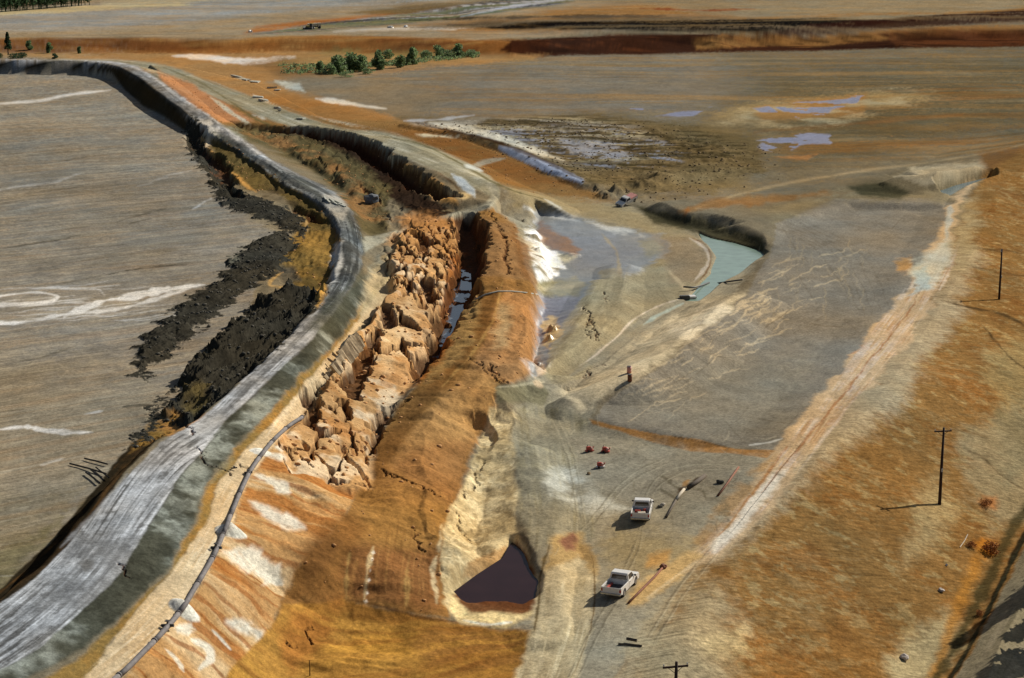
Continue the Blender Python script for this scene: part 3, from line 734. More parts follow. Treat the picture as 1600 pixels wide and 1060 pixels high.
# ---- wet gray slough
WETP = [(835, 332), (880, 336), (930, 350), (975, 360), (1035, 372), (1046, 396), (1000, 425), (955, 432), (930, 440), (905, 470), (890, 510), (862, 560), (836, 590), (824, 580), (832, 540), (838, 480), (842, 460), (870, 445), (860, 400), (830, 350)]
area(WETP, (134, 134, 130), 5, 1, 9, reg='wet_slough', wet=0.75)
area([(880, 360), (960, 370), (1020, 385), (980, 420), (900, 430), (880, 400)], (128, 128, 130), 12, 0.8, 10, wet=0.8)
area([(838, 460), (900, 462), (905, 490), (880, 530), (850, 580), (828, 580), (836, 520)], (128, 124, 132), 6, 0.85, 5, wet=0.9)
area([(836, 545), (850, 530), (860, 556), (840, 588), (828, 580)], (146, 142, 132), 4, 0.8, 3)
area([(915, 345), (985, 360), (1010, 372), (960, 366)], (200, 196, 184), 2, 0.7, 3, patch=(NM, 0, 0.3))
line([(790, 300), (830, 330), (870, 340), (905, 346)], 7, (206, 204, 196), 3, 0.8, 6, patch=(NM, -0.1, 0.3))
line([(850, 312), (880, 330), (898, 340)], 5, (190, 186, 172), 2, 0.8, 4)
area([(812, 355), (835, 360), (850, 385), (870, 400), (880, 420), (862, 440), (845, 442), (838, 415), (824, 390)], (238, 234, 226), 3, 1, 6, patch=(NM, -0.35, 0.25))
area([(800, 348), (818, 352), (832, 380), (842, 400), (838, 430), (846, 450), (830, 452), (822, 410), (806, 378)], (170, 156, 124), 3, 0.8, 5, patch=(NM, -0.1, 0.3))
area([(840, 350), (880, 368), (902, 390), (895, 402), (860, 388), (838, 372)], (148, 104, 66), 3, 0.9, 6)
area([(868, 398), (900, 402), (880, 412)], (205, 196, 160), 3, 0.7, 3)
area([(1000, 378), (1040, 370), (1048, 396), (1010, 402)], (140, 132, 104), 3, 0.8, 5)
line([(940, 365), (962, 392), (968, 415), (970, 440)], 7, (158, 142, 112), 2, 0.95, 2)
area([(935, 440), (940, 425), (965, 418), (975, 440), (1000, 425), (1090, 405), (1100, 395), (1098, 440), (1060, 470), (970, 530), (905, 590), (860, 600), (900, 520)], (152, 140, 112), 4, 1, 5, reg='valley_floor')
area([(1020, 372), (1075, 368), (1105, 395), (1085, 440), (1045, 440), (1040, 410)], (146, 128, 102), 5, 0.9, 5)
line([(1040, 420), (1060, 440), (1078, 455)], 5, (188, 168, 134), 2, 0.7, 2)
line([(1078, 372), (1096, 382), (1106, 400), (1100, 420), (1082, 440)], 5, (190, 176, 158), 1.5, 0.9, 3)
line([(1082, 372), (1102, 382), (1110, 402), (1104, 424), (1086, 444)], 2, (128, 92, 62), 1, 0.8, 2)
area([(845, 585), (870, 520), (905, 470), (925, 440), (945, 445), (930, 520), (890, 570), (860, 598)], (158, 146, 116), 3, 1, 3)
streaks([(850, 595), (880, 510), (905, 470), (985, 415), (985, 470), (950, 530), (890, 590)], [(975, 400), (960, 470), (915, 540), (860, 595)], [(178, 164, 132), (132, 120, 94)], 0.2, 4, 3, 0.5, 60)
area([(848, 510), (856, 495), (872, 500), (874, 520), (860, 548), (848, 540)], (206, 172, 112), 2, 0.9, 6)
area([(840, 440), (900, 436), (915, 444), (900, 460), (850, 458)], (150, 138, 100), 3, 0.85, 5)
# dam crossing path
line([(690, 330), (745, 325)], 3, (150, 132, 98), 1, 0.5, 1)
line([(752, 430, 5), (800, 442, 7), (850, 450, 7), (910, 445, 7)], 7, (170, 156, 122), 2, 0.9, 2, reg='gravel_road')
line([(1075, 468), (1035, 482), (990, 510), (960, 535), (925, 565), (890, 588)], 16, (148, 140, 120), 3, 0.9, 2)
line([(1068, 474), (1030, 492), (1005, 508)], 7, (168, 178, 160), 2, 0.9, 1, wet=0.8)
line([(1066, 466), (1025, 480), (990, 500), (962, 528), (930, 556), (905, 572)], 4, (196, 182, 162), 1.2, 0.95, 1.5)
area([(990, 322), (1050, 336), (1120, 350), (1188, 372), (1198, 392), (1180, 396), (1140, 380), (1090, 366), (1020, 348)], (72, 66, 46), 3, 0.95, 4)  # steep pond bank, shade painted into its colour
area([(1020, 330), (1060, 336), (1150, 358), (1180, 380), (1100, 352)], (112, 100, 72), 2, 0.7, 5, patch=(NF, 0.0, 0.3))
# ---- sand berm
area([(1165, 455), (1150, 478), (1110, 505), (1060, 545), (1010, 580), (960, 612), (925, 632), (905, 640), (880, 615), (915, 600), (975, 560), (1040, 505), (1100, 465)], (192, 175, 143), 8, 1, 7, reg='valley_floor')
area([(1050, 512), (1130, 474), (1146, 488), (1080, 540)], (218, 200, 168), 6, 0.9, 5)
area([(930, 590), (990, 570), (960, 605), (900, 625)], (198, 180, 146), 8, 0.7, 5)
# ---- right-hand gray flat
GP = [(1215, 350), (1300, 312), (1468, 306), (1494, 328), (1484, 372), (1456, 424), (1409, 494), (1339, 606), (1303, 658), (1262, 702), (1208, 708), (1130, 696), (1050, 684), (960, 668), (925, 655), (960, 622), (1050, 560), (1140, 490), (1180, 440), (1205, 390)]
area(GP, (134, 125, 110), 3, 1, 4, reg='tailings_flat')
area([(960, 640), (1100, 560), (1260, 560), (1240, 680), (1100, 690)], (134, 124, 104), 25, 0.6, 10)
# wind-blown sand wriggles on the flat
rr = random.Random(5)
for i in range(110):
    a = rr.uniform(0, 1); b = rr.uniform(-1, 1)
    bx_ = 960 + a * 320 + b * 46; by_ = 640 - a * 262 + b * 46
    if by_ < 392: continue
    pts = [(bx_, by_)]
    for j in range(rr.randint(3, 7)):
        pts.append((pts[-1][0] + rr.uniform(3, 11), pts[-1][1] - rr.uniform(1, 8) + rr.uniform(-1, 3)))
    line(pts, rr.uniform(1.6, 2.8), (182, 164, 134), 1.2, rr.uniform(0.5, 0.95), 6, smooth=False)
for i in range(34):
    bx_ = rr.uniform(1180, 1370); by_ = rr.uniform(370, 480)
    pts = [(bx_, by_)]
    for j in range(rr.randint(2, 5)):
        pts.append((pts[-1][0] + rr.uniform(-3, 5), pts[-1][1] + rr.uniform(4, 10)))
    line(pts, rr.uniform(1.4, 2.4), (164, 147, 118), 1.0, rr.uniform(0.3, 0.6), 6, smooth=False)
for i in range(60):                                    # dark hairline tracks
    bx_ = rr.uniform(1000, 1440); by_ = rr.uniform(330, 690)
    an = rr.choice([0.25, 0.35, -0.7, 0.9]) + rr.uniform(-.2, .2); L = rr.uniform(20, 80)
    line([(bx_, by_), (bx_ + L * math.cos(an) * .5, by_ + L * math.sin(an) * .5 + 2), (bx_ + L * math.cos(an), by_ + L * math.sin(an))], 1.5, (98, 86, 68), 1, rr.uniform(0.2, 0.5), 3)
for i in range(7):
    line([(1170 + i * 14, 350 - i), (1250 + i * 20, 372 + i * 6), (1300 + i * 18, 420 + i * 14), (1330 + i * 12, 470 + i * 16)], 1.4, (104, 92, 74), 0.8, 0.35, 3)
line([(1090, 700), (1150, 692), (1200, 690)], 4, (176, 166, 150), 1.5, 0.0, 2)
line([(1170, 696), (1200, 692), (1222, 686)], 3, (206, 200, 186), 1, 0.8, 2)
# little orange cliff along its southern edge
area([(918, 655), (960, 665), (1030, 680), (1090, 688), (1150, 702), (1215, 705), (1200, 716), (1150, 710), (1080, 706), (1020, 692), (960, 672), (925, 664)], (172, 120, 66), 1.2, 0.95, 2, reg='tailings_flat')
line([(1035, 680), (1100, 692), (1160, 702), (1210, 708)], 2.5, (66, 50, 32), 1, 0.6, 3, patch=(NM, 0.0, 0.3))
# orange fringe on the right
for pts in ([(1395, 498), (1405, 490), (1380, 515), (1362, 535), (1345, 560), (1335, 580), (1325, 560), (1345, 535), (1370, 510)], [(1330, 595), (1345, 590), (1300, 640), (1270, 660), (1262, 650), (1290, 625)]):
    area(pts, (196, 118, 56), 3, 0.95, 7)
area([(1400, 408), (1425, 402), (1428, 425), (1405, 424)], (196, 148, 92), 3, 0.9, 4)
# ---- apron by the notch and the second pond
area([(1180, 330), (1320, 296), (1400, 282), (1420, 262), (1540, 250), (1530, 290), (1470, 320), (1440, 312), (1300, 312), (1215, 350)], (136, 122, 94), 6, 0.9, 5)
area([(1400, 276), (1425, 262), (1480, 256), (1535, 250), (1545, 262), (1500, 282), (1450, 292)], (178, 162, 132), 3, 0.9, 5)
area([(1325, 290), (1380, 284), (1424, 300), (1404, 310), (1345, 305)], (70, 68, 50), 3, 0.9, 3)  # shading of the notch painted as a dark fill
area([(1530, 240), (1580, 232), (1640, 228), (1640, 270), (1590, 300), (1545, 280)], (136, 92, 48), 6, 0.8, 5)
# ---- outer slope of the right-hand dam
OUT = [(1640, 200), (1590, 240), (1540, 270), (1512, 310), (1490, 370), (1475, 430), (1430, 500), (1370, 580), (1290, 690), (1190, 790), (1100, 870), (1000, 990), (930, 1100), (860, 1260), (2000, 1260), (2000, 200)]
area(OUT, (145, 106, 60), 6, 1, 5, reg='grassy_slope')
kk = sel(OUT, 5)
s = sstep(-10, 40, sdf(vx[kk] + WX[kk] * 8, vy[kk], OUT))
n1 = fbm((vX[kk] + vY[kk] * 0.4) / 2.4, (vY[kk] - vX[kk] * .4) / 1.5, 5, 5, 0.8)
n2 = fbm(vX[kk] / 9, vY[kk] / 9, 12, 5, 0.65)
mixc(kk, s * 0.4 * sstep(0.0, 0.7, n1 + n2 * 0.8), (160, 132, 90))
mixc(kk, s * 0.4 * sstep(0.1, 0.7, -n1 + n2 * 0.9), (148, 92, 42))
mixc(kk, s * 0.6 * sstep(0.2, 0.6, fbm(vX[kk] / 5, vY[kk] / 7, 21, 5, 0.65)), (128, 86, 46))
mixc(kk, s * 0.55 * sstep(0.25, 0.6, fbm(vX[kk] / 2, vY[kk] / 2.0, 25, 4, 0.7)), (168, 144, 98))
# pale, grayish shoulder next to the crest
SH = [(1510, 310), (1530, 400), (1480, 520), (1400, 640), (1290, 730), (1180, 830), (1080, 900), (1020, 1000), (960, 1100), (900, 1250), (860, 1250), (930, 1080), (1010, 960), (1110, 860), (1245, 710), (1380, 560), (1470, 430), (1500, 350)]
area(SH, (166, 150, 120), 12, 0.8, 12)
area([(1000, 990), (1080, 900), (1130, 920), (1150, 1060), (1000, 1250), (880, 1250)], (160, 144, 112), 24, 0.8, 14)
area([(1090, 1000), (1160, 980), (1170, 1030), (1110, 1030)], (190, 168, 124), 10, 0.6, 10)
area([(1240, 1040), (1300, 960), (1400, 1000), (1380, 1200), (1200, 1200)], (138, 92, 44), 18, 0.5, 10)
for pts, col in (([(1420, 770), (1470, 740), (1500, 800), (1460, 860), (1420, 880), (1430, 820)], (168, 146, 104)), ([(1500, 690), (1600, 620), (1700, 620), (1620, 800), (1560, 830), (1520, 780)], (150, 136, 104)),
                 ([(1430, 980), (1480, 960), (1500, 1000), (1440, 1100), (1380, 1100), (1400, 1020)], (170, 156, 118)), ([(1540, 560), (1600, 520), (1700, 520), (1700, 650), (1560, 640)], (152, 128, 84))):
    area(pts, col, 14, 0.75, 12)
area([(1520, 850), (1540, 840), (1562, 850), (1560, 866), (1540, 872)], (196, 120, 40), 4, 0.9, 4)
area([(1530, 775), (1555, 775), (1552, 792), (1530, 795)], (186, 110, 50), 5, 0.7, 4)
area([(1490, 935), (1530, 850), (1545, 850), (1500, 960), (1470, 1060), (1450, 1060)], (182, 122, 52), 5, 0.75, 5)
area([(1560, 640), (1640, 600), (1700, 600), (1640, 720), (1580, 760)], (120, 112, 86), 12, 0.6, 10)
for pts, w, op in (([(1500, 385), (1560, 392), (1660, 404)], 4, 0.5), ([(1490, 410), (1530, 418), (1600, 432), (1700, 450)], 4, 0.5), ([(1470, 470), (1520, 483), (1570, 492), (1620, 520)], 4.5, 0.8),
                   ([(1535, 508), (1560, 540), (1580, 562), (1620, 590)], 3.5, 0.9), ([(1330, 672), (1380, 680), (1430, 690)], 2.5, 0.5), ([(1480, 696), (1530, 712), (1570, 745), (1610, 770)], 3.0, 0.6), ([(1440, 530), (1480, 545)], 3, 0.5)):
    line(pts, w, (74, 56, 36), 1.5, op, 4, patch=(NM, -0.45, 0.4))
for i in range(26):
    bx_ = rr.uniform(1180, 1480); by_ = rr.uniform(640, 1050)
    if bx_ < 1250 and by_ < 760: continue
    line([(bx_, by_), (bx_ + 30, by_ + 3), (bx_ + rr.uniform(60, 120), by_ + rr.uniform(6, 16))], 1.6, (104, 72, 38), 1, 0.4, 4)
# ---- crest track
CT = [(1075, 885, 20), (1130, 840, 34), (1190, 775, 44), (1245, 705, 50), (1300, 630, 46), (1345, 575, 52), (1390, 520, 56), (1430, 465, 44), (1462, 405, 34), (1480, 360, 20), (1492, 315, 14), (1520, 286, 9)]
line(CT, 30, (192, 162, 124), 5, 1, 16, reg='crest_track')
ctp = [(1075, 870), (1170, 770), (1225, 700), (1320, 575), (1400, 470), (1450, 400), (1500, 380), (1480, 440), (1420, 530), (1340, 620), (1260, 725), (1190, 800), (1120, 865)]
streaks(ctp, CT, [(214, 186, 148), (168, 120, 76), (190, 176, 160)], 0.18, 11, 3, 0.65, 60)
area([(1105, 848), (1150, 800), (1210, 740), (1235, 735), (1190, 790), (1140, 845), (1115, 862)], (216, 202, 180), 4, 0.9, 4)
line([(1190, 770), (1240, 712), (1300, 640), (1360, 560), (1410, 500), (1440, 450)], 3, (160, 104, 62), 1.5, 0.7, 5)
line([(1120, 838), (1160, 790), (1205, 735), (1230, 700)], 5, (178, 118, 66), 2, 0.8, 4)
area([(1425, 408), (1460, 392), (1480, 370), (1492, 380), (1476, 430), (1450, 450), (1425, 440)], (184, 184, 166), 5, 0.7, 7)
area([(1432, 425), (1452, 412), (1450, 450), (1422, 462)], (164, 176, 170), 3, 0.7, 5)
line([(1486, 322), (1482, 345), (1478, 372)], 8, (174, 180, 172), 3, 0.7, 4)
area([(1500, 320), (1530, 305), (1530, 380), (1500, 430), (1490, 400)], (168, 146, 104), 10, 0.6, 8)
# ---- access road at the toe
RD = [(1484, 1075), (1520, 1015), (1550, 955), (1590, 880), (1640, 790), (1720, 660), (2100, 660), (2100, 1300), (1380, 1300)]
area(RD, (144, 132, 106), 3, 1, 3, reg='access_road')
streaks([(1500, 1060), (1560, 950), (1620, 830), (1800, 830), (1760, 1250), (1440, 1250)], [(1440, 1250), (1530, 1060), (1600, 930), (1700, 750)], [(164, 150, 124), (118, 110, 84)], 0.12, 7, 3, 0.5, 90)
line([(1440, 1120), (1495, 1045), (1530, 985), (1562, 915), (1600, 838), (1650, 740)], 9, (40, 38, 28), 2, 0.9, 1.5)
line([(1478, 1075), (1515, 1008), (1548, 945), (1590, 862), (1640, 775)], 6, (60, 58, 42), 1.5, 0.85, 1.5)
line([(1420, 1120), (1470, 1050), (1510, 975), (1552, 890), (1590, 815), (1640, 730)], 20, (74, 66, 40), 5, 0.8, 4)
# ---- left tailings pond
LP = [(-500, 90), (60, 98), (170, 112), (250, 160), (300, 205), (330, 262), (370, 320), (430, 325), (470, 345), (440, 380), (400, 440), (380, 560), (300, 660), (245, 680), (200, 715), (140, 800), (60, 880), (0, 940), (-200, 1060), (-500, 1250)]
area(LP, (136, 128, 116), 3, 1, 3, reg='tailings_pond')
area([(-500, 90), (170, 110), (280, 230), (200, 330), (-500, 420)], (138, 128, 112), 40, 0.7, 20)
area([(-500, 560), (0, 560), (240, 590), (250, 680), (140, 800), (0, 900), (-500, 1100)], (144, 130, 106), 40, 0.7, 20)
area([(-500, 180), (60, 200), (240, 300), (300, 380), (100, 420), (-500, 460)], (130, 124, 113), 40, 0.6, 20)
area([(-500, 790), (0, 790), (120, 780), (60, 880), (-100, 960), (-500, 1200)], (118, 104, 72), 30, 0.6, 14)
dirstreak(LP, 0.62, [(118, 110, 92), (160, 148, 126), (152, 124, 92), (168, 158, 138)], 1.7, 26, 2, 10, 0.3, 0.25)
dirstreak(LP, 0.70, [(106, 98, 82), (164, 150, 128)], 0.6, 9, 12, 10, 0.22, 0.3)
dirstreak([(0, 180), (320, 240), (420, 330), (300, 420), (0, 420)], 0.62, [(112, 104, 90)], 1.2, 14, 22, 10, 0.5, 0.35)
for pts, w, op in (([(-20, 163), (60, 157), (120, 145), (175, 138)], 4, .8), ([(-40, 468), (20, 461), (60, 458), (90, 466), (60, 474), (-40, 478)], 6, .9), ([(-40, 505), (30, 504), (80, 494), (110, 490)], 6, .9),
                   ([(100, 494), (150, 475), (210, 462), (260, 452), (320, 445)], 11, .95), ([(110, 490), (180, 484), (240, 468), (300, 450)], 7, .8), ([(95, 452), (150, 452), (165, 465)], 3, .5),
                   ([(-20, 674), (40, 668), (70, 672), (110, 676), (148, 676)], 7, .8), ([(130, 648), (160, 642)], 3, .6), ([(215, 290), (300, 265)], 3, .25), ([(-10, 300), (80, 285), (130, 270)], 4, .3), ([(300, 328), (330, 310)], 2.5, .5), ([(60, 725), (100, 715)], 3, .4), ([(0, 900), (30, 900)], 3, .5)):
    line(pts, w, (206, 202, 196), 1.6, op, 5, patch=(NM, -0.7, 0.5))
for i in range(26):
    y0 = 448 + rr.uniform(0, 55); x0 = rr.uniform(-10, 200)
    line([(x0, y0), (x0 + 40, y0 - rr.uniform(0, 4)), (x0 + rr.uniform(70, 120), y0 - rr.uniform(4, 14))], 1.6, (210, 206, 200), 1, 0.4, 5)
for pts, w, op in (([(-10, 390), (60, 380), (140, 365)], 2.2, .6), ([(165, 430), (230, 418), (290, 414)], 2.6, .8), ([(80, 445), (160, 432), (165, 430)], 2, .5), ([(180, 348), (220, 335), (270, 325)], 2, .6), ([(0, 565), (60, 560), (120, 540)], 3, .4),
                   ([(200, 350), (250, 338)], 2, .5), ([(-5, 645), (40, 640)], 2, .4), ([(40, 260), (140, 245)], 2, .4), ([(290, 355), (330, 350)], 2, .35), ([(190, 636), (235, 632)], 4, .7), ([(60, 300), (130, 292)], 2.5, .4), ([(160, 488), (200, 492), (260, 484)], 1.6, .4), ([(20, 834), (90, 832)], 2, .5)):
    line(pts, w, (62, 56, 46), 1, op, 3, patch=(NM, -0.5, 0.5))
line([(-60, 982), (20, 912), (75, 862), (130, 800), (180, 740), (215, 700)], 14, (112, 92, 48), 6, 0.6, 6)
area([(0, 860), (60, 840), (110, 800), (100, 850), (20, 920), (-60, 960), (-60, 880)], (106, 98, 62), 10, 0.6, 12, patch=(NM, -0.1, 0.4))
# ---- inner face of the left dam
area([(-300, 96), (60, 98), (180, 104), (225, 125), (260, 155), (300, 185), (318, 198), (296, 208), (270, 190), (225, 165), (170, 112), (60, 106), (-300, 108)], (66, 54, 36), 2, 0.95, 3, reg='dam_face')  # far stretch: sunless side darkened in the colour as painted shade
area([(-300, 105), (40, 106), (20, 109), (-300, 112)], (176, 134, 80), 1, 0.8, 1)
area([(262, 680), (240, 690), (200, 735), (150, 800), (100, 862), (50, 908), (0, 948), (-200, 1090), (-260, 1090), (-60, 968), (20, 905), (80, 850), (130, 790), (170, 735), (205, 695), (235, 675)], (52, 44, 31), 2, 1, 3, reg='dam_face')  # near stretch: shade of the inner face painted into the soil colour
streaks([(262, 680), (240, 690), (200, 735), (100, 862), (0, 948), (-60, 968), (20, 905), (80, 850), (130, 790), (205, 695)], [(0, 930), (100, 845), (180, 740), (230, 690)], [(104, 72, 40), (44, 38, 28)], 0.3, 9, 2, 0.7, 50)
area([(240, 672), (275, 640), (300, 645), (340, 645), (300, 665), (262, 680)], (196, 132, 70), 3, 0.9, 6)
area([(215, 690), (240, 655), (262, 640), (268, 670), (240, 690), (205, 705)], (150, 112, 56), 4, 0.9, 8, patch=(NM, -0.5, 0.4))
area([(340, 640), (375, 610), (400, 585), (425, 555), (432, 556), (400, 592), (360, 632)], (190, 138, 72), 2, 0.9, 3)
line([(425, 550), (395, 590), (360, 625), (330, 648), (300, 668)], 4, (52, 44, 30), 1.5, 0.8, 2)
line([(505, 475), (470, 500), (440, 535), (424, 556)], 7, (50, 46, 40), 2.5, 0.85, 3)
# ---- slumped stretch
area(SLUMPED, (106, 88, 52), 5, 1, 7, reg='slumped_dam')
area([(430, 205), (510, 225), (570, 260), (610, 300), (600, 370), (560, 370), (540, 310), (480, 265), (400, 225), (330, 205), (380, 190)], (98, 88, 60), 6, 0.95, 8, reg='slumped_dam')
area([(380, 205), (430, 210), (500, 240), (560, 280), (600, 340), (620, 350), (560, 345), (500, 262), (420, 225)], (156, 110, 66), 5, 0.75, 8, patch=(NM, -0.1, 0.4))
area([(460, 350), (525, 360), (525, 400), (505, 470), (470, 460), (440, 400)], (156, 118, 60), 6, 0.8, 8, patch=(NM, -0.3, 0.5))
area([(432, 412), (462, 420), (468, 440), (445, 445), (432, 430)], (88, 82, 70), 3, 0.9, 4)
area([(330, 262), (430, 320), (470, 345), (445, 372), (400, 345), (372, 322), (345, 300)], (140, 126, 100), 5, 0.8, 6)
for i in range(12):
    x0, y0 = rr.uniform(365, 400), rr.uniform(300, 345)
    line([(x0, y0), (x0 + 18, y0 - 9), (x0 + 32, y0 - 12)], 2, (86, 74, 54), 1, 0.5, 3)
line([(315, 215), (330, 240), (352, 262), (372, 278), (400, 300)], 6, (196, 146, 82), 2.5, 0.9, 5)
line([(326, 215), (322, 232)], 10, (206, 188, 160), 3, 0.8, 4)
line([(440, 345), (460, 340), (475, 348), (480, 360)], 7, (206, 170, 118), 2.5, 0.8, 5)
area([(410, 290), (450, 300), (470, 330), (440, 320)], (72, 62, 46), 4, 0.8, 8, patch=(NM, -0.1, 0.3))
line([(440, 425), (420, 445), (435, 450), (480, 455)], 5, (200, 156, 92), 2, 0.7, 6)
area([(484, 455), (500, 448), (516, 462), (514, 482), (498, 480), (488, 470)], (222, 164, 84), 3, 0.95, 6, patch=(NF, -0.6, 0.4))
area([(340, 190), (370, 200), (385, 215), (372, 225), (330, 215), (300, 200)], (140, 138, 120), 4, 0.85, 8)
# ---- haul road
RDL = [(-200, 1065), (0, 945), (55, 905), (105, 855), (160, 790), (205, 740), (250, 690), (290, 672), (330, 640), (380, 592), (420, 553), (470, 503), (505, 478), (520, 440), (528, 400), (535, 375), (522, 350), (505, 322), (470, 300), (420, 268), (385, 240), (352, 215), (325, 196), (300, 178), (265, 155), (232, 128), (200, 108), (170, 99), (60, 95), (-300, 96)]
RDR = [(-300, 93), (60, 93), (180, 96), (215, 104), (245, 122), (285, 150), (325, 178), (345, 194), (382, 220), (424, 250), (472, 276), (524, 302), (550, 332), (562, 370), (566, 410), (548, 450), (520, 490), (480, 535), (440, 575), (400, 612), (350, 657), (325, 692), (290, 732), (250, 792), (210, 862), (180, 905), (120, 962), (60, 1012), (0, 1046), (-200, 1180)]
SHO = [(560, 440), (590, 400), (600, 420), (570, 470), (530, 525), (480, 575), (430, 628), (375, 690), (335, 735), (305, 800), (262, 885), (200, 952), (130, 1012), (30, 1065), (-100, 1150), (-200, 1180), (0, 1030), (130, 930), (200, 840), (300, 700), (450, 560)]
area(SHO, (84, 82, 68), 5, 1, 5, reg='haul_road')
area(SHO, (150, 150, 136), 4, 0.8, 5, patch=(NM, 0.15, 0.35))
area(SHO, (62, 60, 48), 4, 0.6, 5, patch=(fbm(vX / 1.6, vY / 2.2, 28, 4, 0.7), 0.15, 0.35))
area(RDL + RDR, (136, 132, 127), 2.5, 1, 2.5, reg='haul_road')
cl_ = [c[:2] for c in CREST_L]
CLR = [(-200, 1118), (0, 996), (90, 925), (150, 858), (205, 775), (262, 708), (330, 662), (390, 605), (440, 556), (490, 505), (535, 450), (548, 400), (542, 350), (515, 312), (460, 282), (405, 245), (350, 207), (315, 182), (270, 152), (225, 115), (175, 99), (60, 94)]
streaks(RDL + RDR, CLR, [(104, 100, 96), (206, 202, 198), (224, 220, 216)], 0.16, 3, 2.5, 0.85, 130, 0.12, 0.3)
streaks(RDL + RDR, CLR, [(84, 82, 78), (208, 204, 200)], 0.42, 17, 2.5, 0.5, 80, 0.2, 0.3)
line([(60, 99), (170, 104), (215, 120), (250, 148), (290, 180), (312, 198)], 5, (50, 46, 38), 2, 0.8, 2)
area([(170, 96), (215, 104), (290, 155), (345, 195), (330, 205), (280, 172), (225, 126), (180, 102)], (84, 82, 78), 4, 0.55, 5, patch=(NM, -0.2, 0.5))
area(RDL + RDR, (96, 92, 86), 4, 0.3, 4, patch=(NM, 0.1, 0.3))
area(RDL + RDR, (74, 71, 66), 4, 0.3, 4, patch=(fbm(vX / 2.2, vY / 5, 11, 4, 0.7), 0.2, 0.25))
# darker, blue-gray wet stretch through the slump
SL = [(330, 200), (366, 218), (414, 250), (472, 278), (522, 302), (552, 334), (568, 372), (566, 412), (545, 452), (515, 490), (496, 484), (515, 445), (526, 400), (532, 375), (520, 350), (495, 318), (440, 285), (390, 250), (350, 225)]
area(SL, (66, 68, 66), 5, 0.92, 3)
streaks(SL, CLR, [(40, 44, 46), (150, 152, 150), (96, 98, 92)], 0.28, 23, 3, 0.75, 50, 0.25, 0.25)
area([(505, 305), (530, 305), (545, 325), (536, 345), (515, 335)], (178, 172, 160), 3, 0.7, 2)
area([(522, 382), (532, 376), (536, 400), (522, 440), (512, 445)], (204, 200, 192), 3, 0.8, 3)
area([(500, 480), (540, 455), (560, 420), (575, 430), (540, 500), (510, 520), (480, 515)], (84, 84, 70), 5, 0.75, 6)
area([(295, 180), (330, 185), (350, 205), (330, 215), (310, 205)], (196, 188, 176), 4, 0.7, 6, patch=(NM, -0.3, 0.4))
line([(95, 855), (150, 800), (200, 742)], 6, (170, 168, 166), 3, 0.5, 3)
area([(128, 880), (138, 872), (152, 876), (148, 890), (134, 895)], (118, 112, 104), 3, 0.8, 4)
line([(120, 960), (180, 905), (210, 862), (250, 795), (290, 735), (330, 690), (400, 612), (480, 535)], 3, (76, 72, 60), 1.5, 0.6, 3, patch=(NM, -0.2, 0.4))
area([(305, 660), (345, 640), (350, 655), (325, 690), (290, 680)], (186, 180, 172), 5, 0.6, 3)
# ---- orange strip and bench
ORS = [(596, 400), (600, 425), (570, 475), (530, 530), (480, 580), (430, 632), (378, 694), (338, 740), (308, 804), (268, 888), (205, 955), (135, 1018), (40, 1075), (-60, 1160), (60, 1130), (125, 1062), (232, 935), (292, 862), (327, 802), (347, 748), (377, 712), (432, 652), (500, 572), (556, 505), (605, 440), (620, 390)]
area(ORS, (162, 124, 68), 4, 1, 5, reg='dam_slope')
area(ORS, (184, 126, 60), 4, 0.8, 5, patch=(NM, 0.1, 0.4))
area(ORS, (120, 98, 60), 3, 0.6, 5, patch=(NF, 0.2, 0.35))
area([(340, 745), (355, 735), (365, 715), (345, 722), (330, 760)], (150, 138, 104), 4, 0.6, 4)
BN = [(125, 1062), (232, 935), (292, 862), (327, 802), (347, 748), (377, 712), (432, 652), (500, 572), (556, 505), (605, 440), (612, 400), (640, 400), (640, 440), (600, 480), (540, 530), (520, 580), (470, 650), (430, 692), (392, 745), (375, 790), (335, 872), (297, 938), (250, 990), (180, 1062), (100, 1150), (40, 1150)]
area(BN, (200, 172, 132), 3, 1, 4, reg='pipeline_bench')
streaks(BN, [(110, 1062), (230, 960), (290, 890), (335, 815), (370, 750), (420, 680), (500, 580), (600, 450)], [(216, 194, 160), (182, 144, 96)], 0.25, 5, 3, 0.6, 60)
area([(575, 425), (612, 385), (640, 400), (620, 450), (590, 480), (560, 500)], (176, 158, 124), 6, 0.9, 5)
# ---- slope right of the pipe
SR = [(470, 655), (500, 690), (540, 745), (560, 770), (520, 830), (470, 880), (440, 940), (420, 985), (360, 1060), (300, 1150), (90, 1160), (180, 1062), (250, 990), (297, 938), (335, 872), (375, 790), (392, 745), (430, 692)]
area(SR, (192, 142, 90), 4, 1, 5, reg='dam_slope')
k = sel(SR, 4)
s = sstep(-3, 5, sdf(vx[k] + WX[k] * 4, vy[k], SR))
aw = bench_arc[inview[k]] + NM[k] * 1.2
bd = bench_d[inview[k]]
n = vn(aw / 1.2, bd / 9, 6) * 0.5 + vn(aw / 3.4, bd / 16, 16) * 0.6
mixc(k, s * 0.75 * sstep(0.05, 0.45, n), (214, 180, 136))
mixc(k, s * 0.75 * sstep(0.05, 0.5, -n + NB[k] * .2), (184, 110, 50))
mixc(k, s * 0.6 * sstep(0.25, 0.6, vn(aw / 0.5, bd / 5, 26)), (156, 84, 36))
